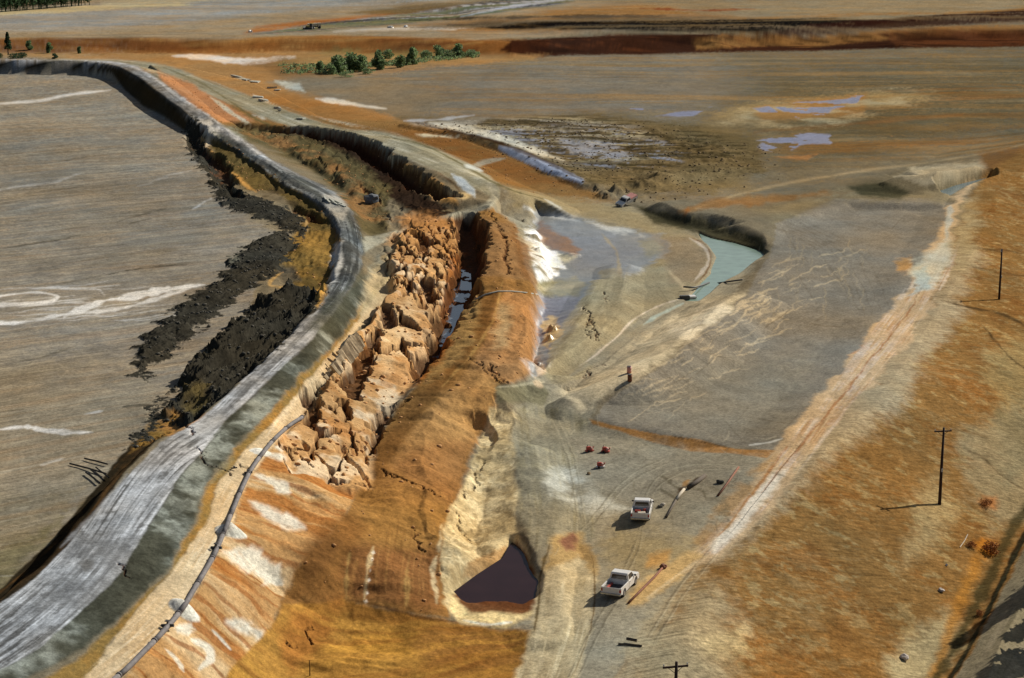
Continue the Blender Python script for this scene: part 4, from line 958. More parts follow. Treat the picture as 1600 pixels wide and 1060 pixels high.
for pts, w in (([(400, 742), (430, 756), (450, 770)], 16), ([(390, 782), (430, 808), (475, 826)], 20), ([(350, 860), (395, 875), (435, 905)], 34), ([(400, 890), (440, 912)], 12), ([(355, 972), (395, 985), (425, 1006)], 30), ([(275, 982), (300, 985)], 20),
               ([(300, 1000), (325, 1012), (330, 1030), (310, 1045)], 12), ([(255, 1010), (275, 1030), (285, 1048)], 7), ([(420, 712), (470, 725), (510, 750)], 16), ([(430, 700), (480, 700)], 12), ([(330, 985), (360, 1015)], 8)):
    line(pts, w, (214, 200, 178), w * 0.22, 0.9, 6, patch=(NF, -0.9, 0.6))
g = np.nonzero(mound > 0)[0]
t = mound[g][:, None]
C[g] = C[g] * (1 - t) + lin((212, 202, 184)) * t
# ---- the floor and the ridge
FL = [(420, 985), (440, 940), (470, 880), (520, 830), (560, 770), (580, 700), (650, 600), (705, 500), (745, 430), (740, 335), (770, 325), (800, 350), (830, 440), (842, 470), (836, 540), (826, 585), (775, 605), (765, 640), (740, 700), (715, 760), (700, 820), (690, 900), (700, 965), (540, 940)]
area(FL, (160, 112, 62), 4, 1, 4, reg='ridge')
area([(745, 340), (800, 350), (828, 440), (752, 432)], (158, 116, 76), 4, 0.9, 4)
area([(800, 360), (822, 380), (842, 440), (838, 455), (815, 430)], (142, 96, 58), 3, 0.7, 4)
area([(790, 450), (840, 465), (838, 540), (826, 588), (790, 600), (735, 575), (765, 510)], (186, 132, 84), 6, 0.9, 6)
area([(780, 470), (800, 480), (790, 540), (770, 545)], (196, 168, 124), 7, 0.6, 6)
area([(775, 450), (790, 450), (760, 520), (700, 600), (640, 680), (600, 750), (560, 790), (590, 700), (650, 620), (720, 540), (755, 470)], (136, 92, 50), 5, 0.85, 5)
line([(785, 440), (770, 500), (735, 555), (690, 605)], 4, (196, 150, 88), 2, 0.6, 2)
area([(720, 480), (750, 455), (740, 530), (690, 585), (660, 600)], (172, 136, 86), 6, 0.75, 7)
area([(770, 600), (740, 570), (700, 610), (640, 680), (600, 760), (650, 775), (700, 740), (745, 690), (768, 650)], (184, 134, 82), 6, 0.9, 6)
area([(770, 600), (745, 590), (700, 640), (680, 720), (745, 690)], (200, 148, 90), 10, 0.5, 8, patch=(NM, -0.1, 0.4))
area([(640, 700), (745, 690), (715, 760), (700, 800), (620, 790), (590, 760)], (164, 112, 66), 8, 0.8, 6)
area([(560, 770), (620, 740), (700, 790), (700, 860), (640, 860), (570, 830)], (174, 124, 66), 12, 0.6, 8)
area([(545, 850), (600, 860), (690, 850), (680, 950), (560, 935), (530, 900)], (148, 96, 56), 8, 0.85, 6)
area([(440, 940), (470, 870), (530, 800), (570, 820), (545, 880), (540, 940), (470, 930)], (146, 96, 50), 8, 0.8, 8)
area([(455, 860), (510, 830), (540, 840), (520, 880), (480, 900)], (118, 76, 42), 8, 0.5, 8)
for x0 in (548, 640):
    line([(x0, 865), (x0 - 4, 900), (x0 - 6, 945)], 9, (196, 150, 88), 3, 0.75, 4)
line([(584, 855), (577, 890), (572, 925), (570, 940)], 8, (212, 180, 132), 3, 0.85, 3)
line([(560, 875), (552, 905), (548, 930)], 10, (184, 128, 72), 4, 0.6, 3)
for y0 in (862, 872, 890, 905, 925, 938): line([(584 - (y0 - 862) * .15, y0), (583 - (y0 - 862) * .15, y0 + 4)], 6, (240, 222, 196), 2, 0.9, 1)
line([(692, 820), (685, 860), (676, 890), (680, 940)], 9, (208, 184, 142), 3, 0.75, 5, patch=(NF, -0.3, 0.5))
for i in range(11):
    x0 = 600 + i * 8 + rr.uniform(-2, 2)
    line([(x0, 800 + rr.uniform(0, 30)), (x0 - 6, 860), (x0 - 12, 930)], 3, rr.choice([(120, 74, 40), (190, 134, 76)]), 1.5, 0.4, 5)
line([(600, 735), (640, 752), (680, 775), (712, 790)], 2.4, (84, 54, 28), 1, 0.8, 3)
line([(610, 728), (650, 745), (700, 775)], 2.0, (100, 66, 36), 1, 0.6, 4)
area([(580, 600), (600, 640), (580, 700), (560, 690)], (190, 120, 62), 4, 0.0, 5)
# rust-orange floor
RF = [(350, 1060), (420, 985), (445, 945), (540, 938), (700, 970), (780, 985), (835, 985), (810, 1060), (740, 1250), (150, 1250)]
area(RF, (184, 128, 60), 4, 1, 4, reg='quarry_floor')
area([(440, 985), (480, 940), (540, 938), (520, 985), (450, 1060)], (172, 104, 48), 8, 0.7, 8)
area([(560, 985), (700, 985), (740, 1010), (600, 1020), (500, 1010)], (204, 144, 62), 8, 0.8, 8, patch=(NM, -0.4, 0.5))
area([(680, 968), (780, 985), (835, 985), (815, 1040), (700, 1060), (640, 1000)], (158, 106, 54), 8, 0.8, 8)
dirstreak(RF, 0.0, [(206, 146, 66), (150, 92, 42)], 1.6, 12, 9, 4, 0.5, 0.2)
line([(530, 935), (590, 945), (660, 965), (720, 972)], 4, (92, 56, 30), 2, 0.6, 3)
# ---- the slide
k = np.nonzero(slide_t[inview] > 0.01)[0]
s = slide_t[inview][k]
mixc(k, s, (196, 146, 96))
region(k, s, 'slide')
mixc(k, s * 0.7 * sstep(0.0, 0.5, NM[k]), (200, 154, 104))
mixc(k, s * 0.65 * sstep(0.15, 0.55, fbm(vX[k] / 3, vY[k] / 3.5, 30, 4)), (220, 198, 166))
mixc(k, s * 0.55 * sstep(0.25, 0.6, fbm(vX[k] / 2.2, vY[k] / 3, 18, 4)), (180, 118, 64))
area([(640, 480), (690, 470), (700, 500), (680, 540), (640, 600), (610, 600), (640, 540)], (210, 160, 110), 8, 0.5, 8)
area([(590, 490), (640, 470), (650, 500), (620, 560), (600, 590)], (216, 184, 142), 8, 0.6, 8)
area([(700, 395), (718, 400), (710, 500), (690, 560), (650, 600), (690, 520)], (186, 104, 44), 4, 0.8, 6, patch=(NM, -0.5, 0.4))
area([(640, 335), (716, 345), (714, 400), (650, 395), (610, 380)], (196, 138, 82), 6, 0.7, 6)
area([(620, 340), (655, 330), (716, 345), (700, 360), (640, 362)], (186, 126, 72), 5, 0.7, 5)
# cracks in the broken ground get a darker, rustier colour
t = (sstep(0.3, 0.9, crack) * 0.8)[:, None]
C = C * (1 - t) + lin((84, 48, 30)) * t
# far-left torn scarp: dark clay
t = (sstep(0.2, 0.9, clay))[:, None]
cn = np.zeros_like(X); cn[inview] = fbm(vX / 1.4, vY / 2.2, 12, 4, 0.7)
colr = lin((62, 59, 51)) * (1 + 0.35 * cn[:, None])
C = C * (1 - t) + colr * t
if 'clay_heap' not in REGN: REGN.append('clay_heap')
REG[clay > 0.5] = REGN.index('clay_heap')
area([(355, 395), (378, 388), (372, 410), (356, 420)], (120, 116, 100), 2, 0.5, 4, patch=(NF, 0.1, 0.2))
area([(285, 600), (330, 590), (320, 645), (290, 660)], (112, 96, 56), 6, 0.6, 6, patch=(NM, -0.1, 0.3))
area([(255, 640), (285, 650), (282, 672), (250, 680)], (172, 122, 60), 3, 0.8, 6, patch=(NM, -0.3, 0.3))
for pts in ([(330, 420), (320, 440), (345, 450), (365, 430), (352, 415)], [(384, 396), (392, 400), (390, 412), (382, 406)]):
    area(pts, (158, 146, 120), 2, 0.0, 3)
# ---- gully with cream flows, brown pond margins
CR = [(765, 640), (800, 650), (806, 700), (810, 770), (806, 830), (830, 870), (842, 910), (840, 960), (790, 980), (720, 972), (690, 940), (690, 880), (700, 800), (730, 740), (750, 700)]
area(CR, (196, 170, 124), 4, 1, 4, reg='gully')
area(CR, (222, 202, 158), 4, 0.8, 4, patch=(NM, 0.0, 0.4))
area(CR, (150, 124, 84), 4, 0.6, 4, patch=(NF, 0.25, 0.3))
area([(730, 880), (790, 850), (800, 870), (740, 905), (725, 900)], (176, 134, 86), 3, 0.8, 3)
area([(700, 925), (760, 945), (835, 955), (800, 975), (730, 970), (700, 955)], (232, 204, 146), 4, 0.85, 4)
line([(722, 968), (760, 975), (800, 972)], 4, (238, 230, 214), 2, 0.8, 3)
POND_O = [(706, 930), (750, 898), (786, 876), (796, 856), (808, 844), (824, 866), (838, 900), (842, 950), (818, 960), (770, 954), (735, 958)]
area(POND_O, (112, 52, 20), 3, 0.9, 2.5)
# ---- right bank of the gully: gray-green tracks, rust patches
TR = [(800, 640), (860, 625), (920, 660), (900, 720), (870, 760), (930, 800), (925, 850), (900, 840), (860, 850), (835, 860), (812, 800), (806, 720)]
area(TR, (144, 136, 114), 6, 0.9, 5)
streaks(TR, [(830, 600), (840, 700), (855, 800), (850, 900)], [(178, 166, 136), (124, 112, 80)], 0.14, 13, 4, 0.55, 60)
area([(845, 740), (880, 730), (950, 770), (990, 800), (930, 800), (860, 775)], (196, 190, 172), 6, 0.8, 8, patch=(NM, -0.4, 0.4))
area([(890, 690), (1040, 700), (1150, 720), (1200, 720), (1130, 790), (1050, 780), (1000, 790), (920, 750)], (146, 134, 112), 12, 0.9, 8)
area([(860, 838), (905, 832), (925, 860), (925, 900), (880, 930), (850, 980), (840, 980), (848, 900)], (190, 154, 100), 5, 0.9, 6)
area([(872, 846), (895, 832), (906, 846), (900, 860), (882, 862)], (138, 92, 74), 3, 0.9, 3)
area([(900, 850), (925, 852), (925, 880), (905, 880)], (160, 126, 80), 4, 0.7, 4)
area([(960, 820), (1100, 850), (1075, 890), (1000, 900), (935, 870)], (166, 142, 96), 14, 0.6, 8)
area([(1010, 870), (1045, 862), (1040, 880), (1010, 886)], (190, 140, 78), 5, 0.8, 5)
area([(990, 920), (1040, 885), (1075, 862), (1098, 868), (1060, 905), (1000, 945), (975, 948)], (198, 162, 108), 4, 0.9, 4)
line([(1000, 925), (1040, 895), (1080, 862)], 3, (128, 78, 40), 1.5, 0.0, 2)
line([(1010, 935), (1050, 905), (1090, 878)], 7, (210, 188, 150), 2.5, 0.7, 4)
area([(835, 900), (900, 870), (925, 905), (920, 1000), (880, 1100), (800, 1250), (700, 1250), (790, 1080), (835, 985)], (192, 172, 134), 6, 0.95, 6, reg='dirt_track')
streaks([(845, 920), (925, 900), (920, 1000), (870, 1120), (780, 1250), (720, 1250), (800, 1080)], [(890, 860), (880, 960), (840, 1080), (770, 1250)], [(214, 196, 156), (160, 138, 100)], 0.14, 19, 4, 0.6, 70)
line([(858, 850), (845, 900), (842, 940), (836, 985)], 4, (106, 84, 48), 2, 0.8, 3)
line([(922, 860), (928, 930), (918, 1000), (890, 1060)], 2.5, (120, 94, 58), 1.2, 0.8, 3)
line([(1110, 845), (1130, 775), (1150, 750)], 2, (120, 92, 60), 1, 0.3, 3)
area([(1115, 790), (1210, 715), (1225, 712), (1160, 790), (1110, 848), (1080, 855), (1090, 825)], (168, 124, 72), 4, 0.6, 8, patch=(NM, -0.3, 0.4))
for i in range(16):
    cx_, cy_, r_ = 1115, 800, 10 + i * 4
    if rr.random() < 0.75:
        line([(cx_ - r_ * .3, cy_ - r_ * .55), (cx_ + r_ * .15, cy_ - r_ * .5), (cx_ + r_ * .35, cy_ - r_ * .1), (cx_ + r_ * .3, cy_ + r_ * .35)], 1.4, (112, 100, 76), 0.8, 0.45, 2)
for pts in ([(1040, 750), (1058, 762), (1068, 770)], [(1032, 764), (1048, 774), (1060, 782)], [(1048, 768), (1062, 778)], [(1030, 742), (1050, 752)], [(1078, 764), (1095, 768), (1104, 780)]):
    line(pts, 4, (84, 74, 52), 1.5, 0.5, 3)
line([(1058, 770), (1085, 752), (1102, 744)], 8, (72, 52, 34), 2, 0.8, 3)
line([(1066, 760), (1078, 750)], 8, (184, 132, 72), 2, 0.7, 3)
area([(770, 602), (850, 600), (860, 615), (850, 632), (775, 630)], (124, 116, 88), 3, 0.85, 4)
line([(776, 606), (815, 602), (850, 598)], 7, (178, 166, 136), 2, 0.8, 3)
line([(835, 598), (850, 605)], 10, (210, 180, 142), 3, 0.8, 6)
area([(836, 570), (846, 568), (850, 585), (838, 590)], (206, 172, 132), 2, 0.8, 4)
for i in range(40):
    x0 = rr.uniform(850, 1060); y0 = rr.uniform(640, 860)
    line([(x0, y0), (x0 + rr.uniform(-12, 12), y0 + rr.uniform(8, 26))], 1.6, rr.choice([(124, 110, 82), (184, 172, 142)]), 1, 0.4, 4, smooth=False)
# wheel tracks on the working flat
for pts in ([(1004, 818), (1000, 850), (985, 880), (972, 905)], [(1000, 818), (994, 846), (980, 872), (966, 900)], [(952, 934), (930, 970), (905, 1020), (880, 1070)], [(962, 938), (942, 974), (918, 1024), (894, 1070)], [(1008, 780), (1030, 740), (1090, 725), (1160, 728)], [(1014, 784), (1040, 748), (1096, 733), (1160, 736)],
            [(905, 830), (940, 790), (985, 740), (1040, 715)], [(912, 834), (948, 794), (992, 746), (1046, 722)], [(850, 640), (880, 700), (895, 760), (905, 830)], [(860, 640), (890, 700), (905, 760), (914, 826)], [(1120, 845), (1090, 880), (1050, 930), (1010, 1000)], [(1130, 850), (1100, 888), (1060, 938), (1020, 1008)]):
    line(pts, 3.2, (112, 102, 82), 1.2, 0.55, 3, patch=(NM, -0.4, 0.5)); line([(a_ + 3, b_ + 1) for a_, b_ in pts], 2.0, (182, 170, 142), 1.0, 0.4, 3)
for i in range(46):
    a0, b0 = rr.uniform(900, 1190), rr.uniform(680, 830); an_ = rr.uniform(-1.2, 1.2); L_ = rr.uniform(16, 60); cu = rr.uniform(-.5, .5)
    line([(a0, b0), (a0 + L_ * .5 * math.cos(an_), b0 + L_ * .3 * math.sin(an_)), (a0 + L_ * math.cos(an_ + cu), b0 + L_ * .6 * math.sin(an_ + cu))], 2.0, rr.choice([(108, 98, 78), (176, 164, 138)]), 0.9, 0.4, 3)
# ---- fine speckle everywhere
sp = np.zeros_like(X)
sp[inview] = 0.10 * NF + 0.10 * NM + 0.10 * NB + 0.07 * fbm(vX / 0.35, vY / 0.45, 30, 2) * (1 - sstep(220, 400, vY))
C *= (1 + sp[:, None])
# chroma wander: a little warmer / cooler in patches
ch = np.zeros_like(X); ch[inview] = fbm(vX / 12, vY / 18, 8, 4) * 0.10
C[:, 0] *= 1 + ch; C[:, 2] *= 1 - ch * 1.3
ALB = 1.0
C = np.maximum(C, 0)
_l = C.mean(1, keepdims=True) + 1e-4
C = C * (0.27 * (_l / 0.27) ** 1.13 / _l) * np.array([0.98, 1.0, 1.0], np.float32)
mR = np.isin(REG, [REGN.index(q_) for q_ in ('ridge', 'slide', 'dam_slope', 'quarry_floor', 'upper_bench')])[:, None]
C = np.where(mR, C * np.array([0.92, 0.95, 0.95], np.float32), C)
_or = np.clip(((C[:, 0] - C[:, 2]) / (C[:, 0] + 1e-3) - 0.55) / 0.35, 0, 1)[:, None]      # strong oranges a touch browner
C = C * (1 - _or * np.array([0.12, 0.07, 0.05], np.float32))
C = np.clip(C * ALB, 0.006, 0.85)

# ------------------------------------------------------------------ ground material
def new_mat(name):
    m = bpy.data.materials.new(name); m.use_nodes = True
    n = m.node_tree
    b = n.nodes['Principled BSDF']
    return m, n, b
def N(n, t, **kw):
    o = n.nodes.new(t)
    for k_, v_ in kw.items():
        if k_ in o.inputs.keys(): o.inputs[k_].default_value = v_
        else: setattr(o, k_, v_)
    return o
def soil_mat(name, streak=None):
    m_, n, b = new_mat(name)
    at = N(n, 'ShaderNodeAttribute', attribute_name='Col')
    aw_ = N(n, 'ShaderNodeAttribute', attribute_name='Wet')
    tc = N(n, 'ShaderNodeTexCoord')
    n1 = N(n, 'ShaderNodeTexNoise', Scale=2.6, Detail=9.0, Roughness=0.68)
    n2 = N(n, 'ShaderNodeTexNoise', Scale=0.35, Detail=6.0, Roughness=0.6)
    n3 = N(n, 'ShaderNodeTexVoronoi', Scale=1.7)
    for q in (n1, n2, n3): n.links.new(tc.outputs['Object'], q.inputs['Vector'])
    mr = N(n, 'ShaderNodeMapRange'); mr.inputs[1].default_value = 0.25; mr.inputs[2].default_value = 0.75; mr.inputs[3].default_value = 0.58; mr.inputs[4].default_value = 1.42
    n.links.new(n1.outputs['Fac'], mr.inputs[0])
    mr2 = N(n, 'ShaderNodeMapRange'); mr2.inputs[1].default_value = 0.3; mr2.inputs[2].default_value = 0.7; mr2.inputs[3].default_value = 0.9; mr2.inputs[4].default_value = 1.1
    n.links.new(n2.outputs['Fac'], mr2.inputs[0])
    n4 = N(n, 'ShaderNodeTexNoise', Scale=9.0, Detail=5.0, Roughness=0.75)
    n.links.new(tc.outputs['Object'], n4.inputs['Vector'])
    mr4 = N(n, 'ShaderNodeMapRange'); mr4.inputs[1].default_value = 0.32; mr4.inputs[2].default_value = 0.68; mr4.inputs[3].default_value = 0.74; mr4.inputs[4].default_value = 1.26
    n.links.new(n4.outputs['Fac'], mr4.inputs[0])
    mu4 = N(n, 'ShaderNodeMath', operation='MULTIPLY'); n.links.new(mr4.outputs[0], mu4.inputs[0]); n.links.new(mr2.outputs[0], mu4.inputs[1])
    mu = N(n, 'ShaderNodeMath', operation='MULTIPLY'); n.links.new(mr.outputs[0], mu.inputs[0]); n.links.new(mu4.outputs[0], mu.inputs[1])
    vmx = N(n, 'ShaderNodeVectorMath', operation='SCALE'); n.links.new(at.outputs['Color'], vmx.inputs[0]); n.links.new(mu.outputs[0], vmx.inputs['Scale'])
    last = vmx.outputs[0]
    if streak:
        ang, sx, sy, lo, hi = streak
        rt = N(n, 'ShaderNodeMapping'); rt.inputs['Rotation'].default_value = (0, 0, -ang)
        sc_ = N(n, 'ShaderNodeMapping'); sc_.inputs['Scale'].default_value = (1 / sx, 1 / sy, 1 / sy)
        ns = N(n, 'ShaderNodeTexNoise', Scale=1.0, Detail=4.0, Roughness=0.6)
        n.links.new(tc.outputs['Object'], rt.inputs['Vector']); n.links.new(rt.outputs[0], sc_.inputs['Vector']); n.links.new(sc_.outputs[0], ns.inputs['Vector'])
        ms = N(n, 'ShaderNodeMapRange'); ms.inputs[1].default_value = 0.36; ms.inputs[2].default_value = 0.64; ms.inputs[3].default_value = lo; ms.inputs[4].default_value = hi
        n.links.new(ns.outputs['Fac'], ms.inputs[0])
        v2 = N(n, 'ShaderNodeVectorMath', operation='SCALE'); n.links.new(last, v2.inputs[0]); n.links.new(ms.outputs[0], v2.inputs['Scale'])
        last = v2.outputs[0]
    n.links.new(last, b.inputs['Base Color'])
    rg_ = N(n, 'ShaderNodeMapRange'); rg_.inputs[3].default_value = 0.95; rg_.inputs[4].default_value = 0.14
    n.links.new(aw_.outputs['Fac'], rg_.inputs[0]); n.links.new(rg_.outputs[0], b.inputs['Roughness'])
    sp_ = N(n, 'ShaderNodeMapRange'); sp_.inputs[3].default_value = 0.0; sp_.inputs[4].default_value = 0.6
    n.links.new(aw_.outputs['Fac'], sp_.inputs[0]); n.links.new(sp_.outputs[0], b.inputs['Specular IOR Level'])
    bp = N(n, 'ShaderNodeBump', Strength=0.55, Distance=0.12)
    bw = N(n, 'ShaderNodeMath', operation='MULTIPLY_ADD'); bw.inputs[1].default_value = -0.9; bw.inputs[2].default_value = 1.0
    n.links.new(aw_.outputs['Fac'], bw.inputs[0])
    bs = N(n, 'ShaderNodeMath', operation='MULTIPLY'); bs.inputs[1].default_value = 0.55
    n.links.new(bw.outputs[0], bs.inputs[0]); n.links.new(bs.outputs[0], bp.inputs['Strength'])
    n.links.new(n1.outputs['Fac'], bp.inputs['Height']); n.links.new(bp.outputs[0], b.inputs['Normal'])
    return m_
mg = soil_mat('soil')
SOIL = {'grassy_slope': soil_mat('furrowed_dry_grass_soil', (0.38, 9.0, 0.36, 0.74, 1.24)), 'tailings_pond': soil_mat('streaked_tailings', (0.64, 7.0, 0.5, 0.84, 1.14)),
        'haul_road': soil_mat('rutted_road_soil'), 'tailings_flat': soil_mat('gray_tailings_soil'), 'slide': soil_mat('broken_subsoil')}

# ------------------------------------------------------------------ build: one grid, cut into the named pieces of the setting
V = np.stack([X, Y, H], 1).astype(np.float32)
G = V.reshape(NQ, NU, 3)
du = np.zeros_like(G); dv = np.zeros_like(G)
du[:, 1:-1] = G[:, 2:] - G[:, :-2]; du[:, 0] = G[:, 1] - G[:, 0]; du[:, -1] = G[:, -1] - G[:, -2]
dv[1:-1] = G[2:] - G[:-2]; dv[0] = G[1] - G[0]; dv[-1] = G[-1] - G[-2]
NRM = np.cross(du, dv); NRM /= np.linalg.norm(NRM, axis=2, keepdims=True) + 1e-12
NRM = NRM.reshape(-1, 3).astype(np.float32)
jj, ii = np.meshgrid(np.arange(NU - 1), np.arange(NQ - 1))
q0 = (ii * NU + jj).ravel()
QUAD = np.stack([q0, q0 + 1, q0 + NU + 1, q0 + NU], 1)
RM = REG[QUAD[:, 0]]
scol = bpy.context.scene.collection
def mesh_from(name, vs_, faces, mat):
    me = bpy.data.meshes.new(name)
    nf = len(faces)
    me.vertices.add(len(vs_)); me.vertices.foreach_set('co', vs_.ravel())
    me.loops.add(nf * 4); me.loops.foreach_set('vertex_index', faces.ravel().astype(np.int32))
    me.polygons.add(nf)
    me.polygons.foreach_set('loop_start', (np.arange(nf) * 4).astype(np.int32))
    me.update(calc_edges=True)
    me.materials.append(mat)
    return me
LABELS = {
    'ground': 'bare tan and orange ground below the far terraces', 'tailings_plain': 'wide flat gray-brown tailings plain behind the muddy field'}
for ri, rn in enumerate(REGN):
    fs = QUAD[RM == ri]
    if not len(fs): continue
    used, inv = np.unique(fs.ravel(), return_inverse=True)
    me = mesh_from(rn, V[used], inv.reshape(-1, 4), SOIL.get(rn, mg))
    ca = me.attributes.new('Col', 'FLOAT_COLOR', 'POINT')
    ca.data.foreach_set('color', np.concatenate([C[used], np.ones((len(used), 1), np.float32)], 1).ravel())
    wa = me.attributes.new('Wet', 'FLOAT', 'POINT')
    wa.data.foreach_set('value', WET[used].astype(np.float32))
    me.shade_smooth()
    me.normals_split_custom_set_from_vertices(NRM[used].tolist())
    o = bpy.data.objects.new(rn, me); scol.objects.link(o)
    o['kind'] = 'structure'
# ------------------------------------------------------------------ object helpers
def put(o, parent=None):
    scol.objects.link(o)
    if parent: o.parent = parent
    return o
def tag(o, label, cat, group=None, kind=None):
    o['label'] = label; o['category'] = cat
    if group: o['group'] = group
    if kind: o['kind'] = kind
    return o
def empty(name, loc, rz=0, label='', cat='', group=None):
    o = bpy.data.objects.new(name, None); scol.objects.link(o)
    o.location = loc; o.rotation_euler = (0, 0, rz); o.empty_display_size = 0.3
    return tag(o, label, cat, group)
def mobj(name, bm, mat, parent=None, smooth=False, bevel=0):
    if bevel:
        bmesh.ops.bevel(bm, geom=[e for e in bm.edges if e.calc_face_angle(0) > 0.6], offset=bevel, segments=2, affect='EDGES', clamp_overlap=True)
    me = bpy.data.meshes.new(name); bm.to_mesh(me); bm.free()
    me.materials.append(mat)
    if smooth: me.shade_smooth()
    return put(bpy.data.objects.new(name, me), parent)
def box(bm, c, s, rot=None):
    r = bmesh.ops.create_cube(bm, size=1)
    M = Matrix.Translation(c) @ (rot.to_4x4() if rot is not None else Matrix()) @ Matrix.Diagonal((s[0], s[1], s[2], 1))
    bmesh.ops.transform(bm, matrix=M, verts=r['verts'])
    return bm
def tube(bm, pts, r, n=8, cap=True):
    pts = [Vector(p) for p in pts]; rings = []
    rr_ = r if isinstance(r, (list, tuple)) else [r] * len(pts)
    for i, p in enumerate(pts):
        d = (pts[min(i + 1, len(pts) - 1)] - pts[max(i - 1, 0)]).normalized()
        a = d.orthogonal().normalized() if abs(d.z) > 0.9 else d.cross(Vector((0, 0, 1))).normalized()
        b_ = d.cross(a)
        rings.append([bm.verts.new(p + (a * math.cos(2 * PI * k / n) + b_ * math.sin(2 * PI * k / n)) * rr_[i]) for k in range(n)])
    for A, B in zip(rings, rings[1:]):
        for k in range(n): bm.faces.new((A[k], A[(k + 1) % n], B[(k + 1) % n], B[k]))
    if cap:
        bm.faces.new(rings[0][::-1]); bm.faces.new(rings[-1])
    return bm
def prism(bm, prof, x0, x1):
    """profile in (y, z) extruded along x"""
    A = [bm.verts.new((x0, y, z)) for y, z in prof]; B = [bm.verts.new((x1, y, z)) for y, z in prof]
    n_ = len(prof)
    for k in range(n_): bm.faces.new((A[k], A[(k + 1) % n_], B[(k + 1) % n_], B[k]))
    bm.faces.new(A[::-1]); bm.faces.new(B)
    bmesh.ops.recalc_face_normals(bm, faces=bm.faces)
    return bm
def NB_(): return bmesh.new()
def simple_mat(name, col, rough=0.6, metal=0.0, var=0.2, scale=4.0, spec=0.4, bump=0.15, col2=None):
    m, n, b = new_mat(name)
    t = N(n, 'ShaderNodeTexCoord'); q = N(n, 'ShaderNodeTexNoise', Scale=scale, Detail=6.0, Roughness=0.65)
    n.links.new(t.outputs['Object'], q.inputs['Vector'])
    r = n.nodes.new('ShaderNodeValToRGB'); n.links.new(q.outputs['Fac'], r.inputs[0])
    c2 = col2 if col2 else tuple(min(1, c * (1 + var)) for c in col)
    c1 = tuple(c * (1 - var) for c in col)
    r.color_ramp.elements[0].position = 0.35; r.color_ramp.elements[1].position = 0.65
    r.color_ramp.elements[0].color = (*c1, 1); r.color_ramp.elements[1].color = (*c2, 1)
    n.links.new(r.outputs[0], b.inputs['Base Color'])
    if 'leaves' in name or 'needles' in name:
        tr_ = n.nodes.new('ShaderNodeBsdfTranslucent'); mx_ = n.nodes.new('ShaderNodeMixShader'); mx_.inputs[0].default_value = 0.65
        n.links.new(r.outputs[0], tr_.inputs['Color']); n.links.new(b.outputs[0], mx_.inputs[1]); n.links.new(tr_.outputs[0], mx_.inputs[2])
        n.links.new(mx_.outputs[0], n.nodes['Material Output'].inputs['Surface'])
    b.inputs['Roughness'].default_value = rough; b.inputs['Metallic'].default_value = metal
    b.inputs['Specular IOR Level'].default_value = spec
    if bump:
        p = N(n, 'ShaderNodeBump', Strength=bump, Distance=0.05)
        n.links.new(q.outputs['Fac'], p.inputs['Height']); n.links.new(p.outputs[0], b.inputs['Normal'])
    return m
M_white = simple_mat('white_paint', (0.78, 0.76, 0.72), 0.35, 0, 0.06, 3, 0.5, 0.0, (0.70, 0.66, 0.58))
M_glass = simple_mat('dark_glass', (0.02, 0.022, 0.025), 0.08, 0, 0.1, 2, 0.6, 0)
M_tyre = simple_mat('tyre_rubber', (0.025, 0.024, 0.022), 0.85)
M_rim = simple_mat('steel_rim', (0.35, 0.34, 0.33), 0.4, 0.6)
M_dark = simple_mat('dark_metal', (0.05, 0.048, 0.045), 0.6)
M_bed = simple_mat('worn_bed_liner', (0.10, 0.085, 0.07), 0.7, 0, 0.4, 3)
M_red = simple_mat('faded_red_paint', (0.42, 0.07, 0.045), 0.5, 0, 0.25, 5)
M_pink = simple_mat('faded_pink_red_paint', (0.60, 0.27, 0.22), 0.5, 0, 0.15, 5)
M_tail = simple_mat('red_lens', (0.4, 0.02, 0.015), 0.2, 0, 0.1)
M_lens = simple_mat('clear_lens', (0.6, 0.6, 0.58), 0.1, 0, 0.1)
M_chrome = simple_mat('dull_chrome', (0.45, 0.45, 0.44), 0.25, 0.9)
M_wood = simple_mat('creosoted_wood', (0.035, 0.016, 0.010), 0.85, 0, 0.35, 6)
M_plank = simple_mat('weathered_timber', (0.10, 0.075, 0.05), 0.85, 0, 0.35, 6)
M_pale = simple_mat('bleached_wood', (0.5, 0.43, 0.32), 0.85, 0, 0.2, 6)
M_pipe = simple_mat('dull_gray_pipe', (0.17, 0.155, 0.15), 0.8, 0.0, 0.25, 2.5)
M_rust = simple_mat('rusty_pipe_steel', (0.20, 0.075, 0.035), 0.8, 0.1, 0.35, 4)
M_insul = simple_mat('gray_ceramic', (0.5, 0.5, 0.48), 0.3)
M_conc = simple_mat('pale_broken_concrete', (0.42, 0.42, 0.35), 0.9, 0, 0.2, 1.5)
M_yel = simple_mat('dusty_yellow_paint', (0.50, 0.36, 0.10), 0.55, 0, 0.2, 3)
M_cream = simple_mat('dusty_cream_paint', (0.58, 0.50, 0.36), 0.55, 0, 0.15, 3)
M_clod_tan = simple_mat('tan_subsoil_clod', lin((190, 142, 92)).tolist(), 0.95, 0, 0.3, 1.2, 0.2, 0.4)
M_clod_dark = simple_mat('dark_clay_clod', lin((84, 80, 70)).tolist(), 0.95, 0, 0.35, 1.2, 0.2, 0.4)
M_clod_mud = simple_mat('olive_mud_clod', lin((112, 92, 62)).tolist(), 0.9, 0, 0.35, 1.2, 0.25, 0.4)
M_slab = simple_mat('striated_gray_tan_clay', lin((176, 156, 124)).tolist(), 0.9, 0, 0.25, 2.5, 0.2, 0.4)
M_stone = simple_mat('pale_stone', (0.48, 0.42, 0.36), 0.9, 0, 0.2, 3, 0.2, 0.4)
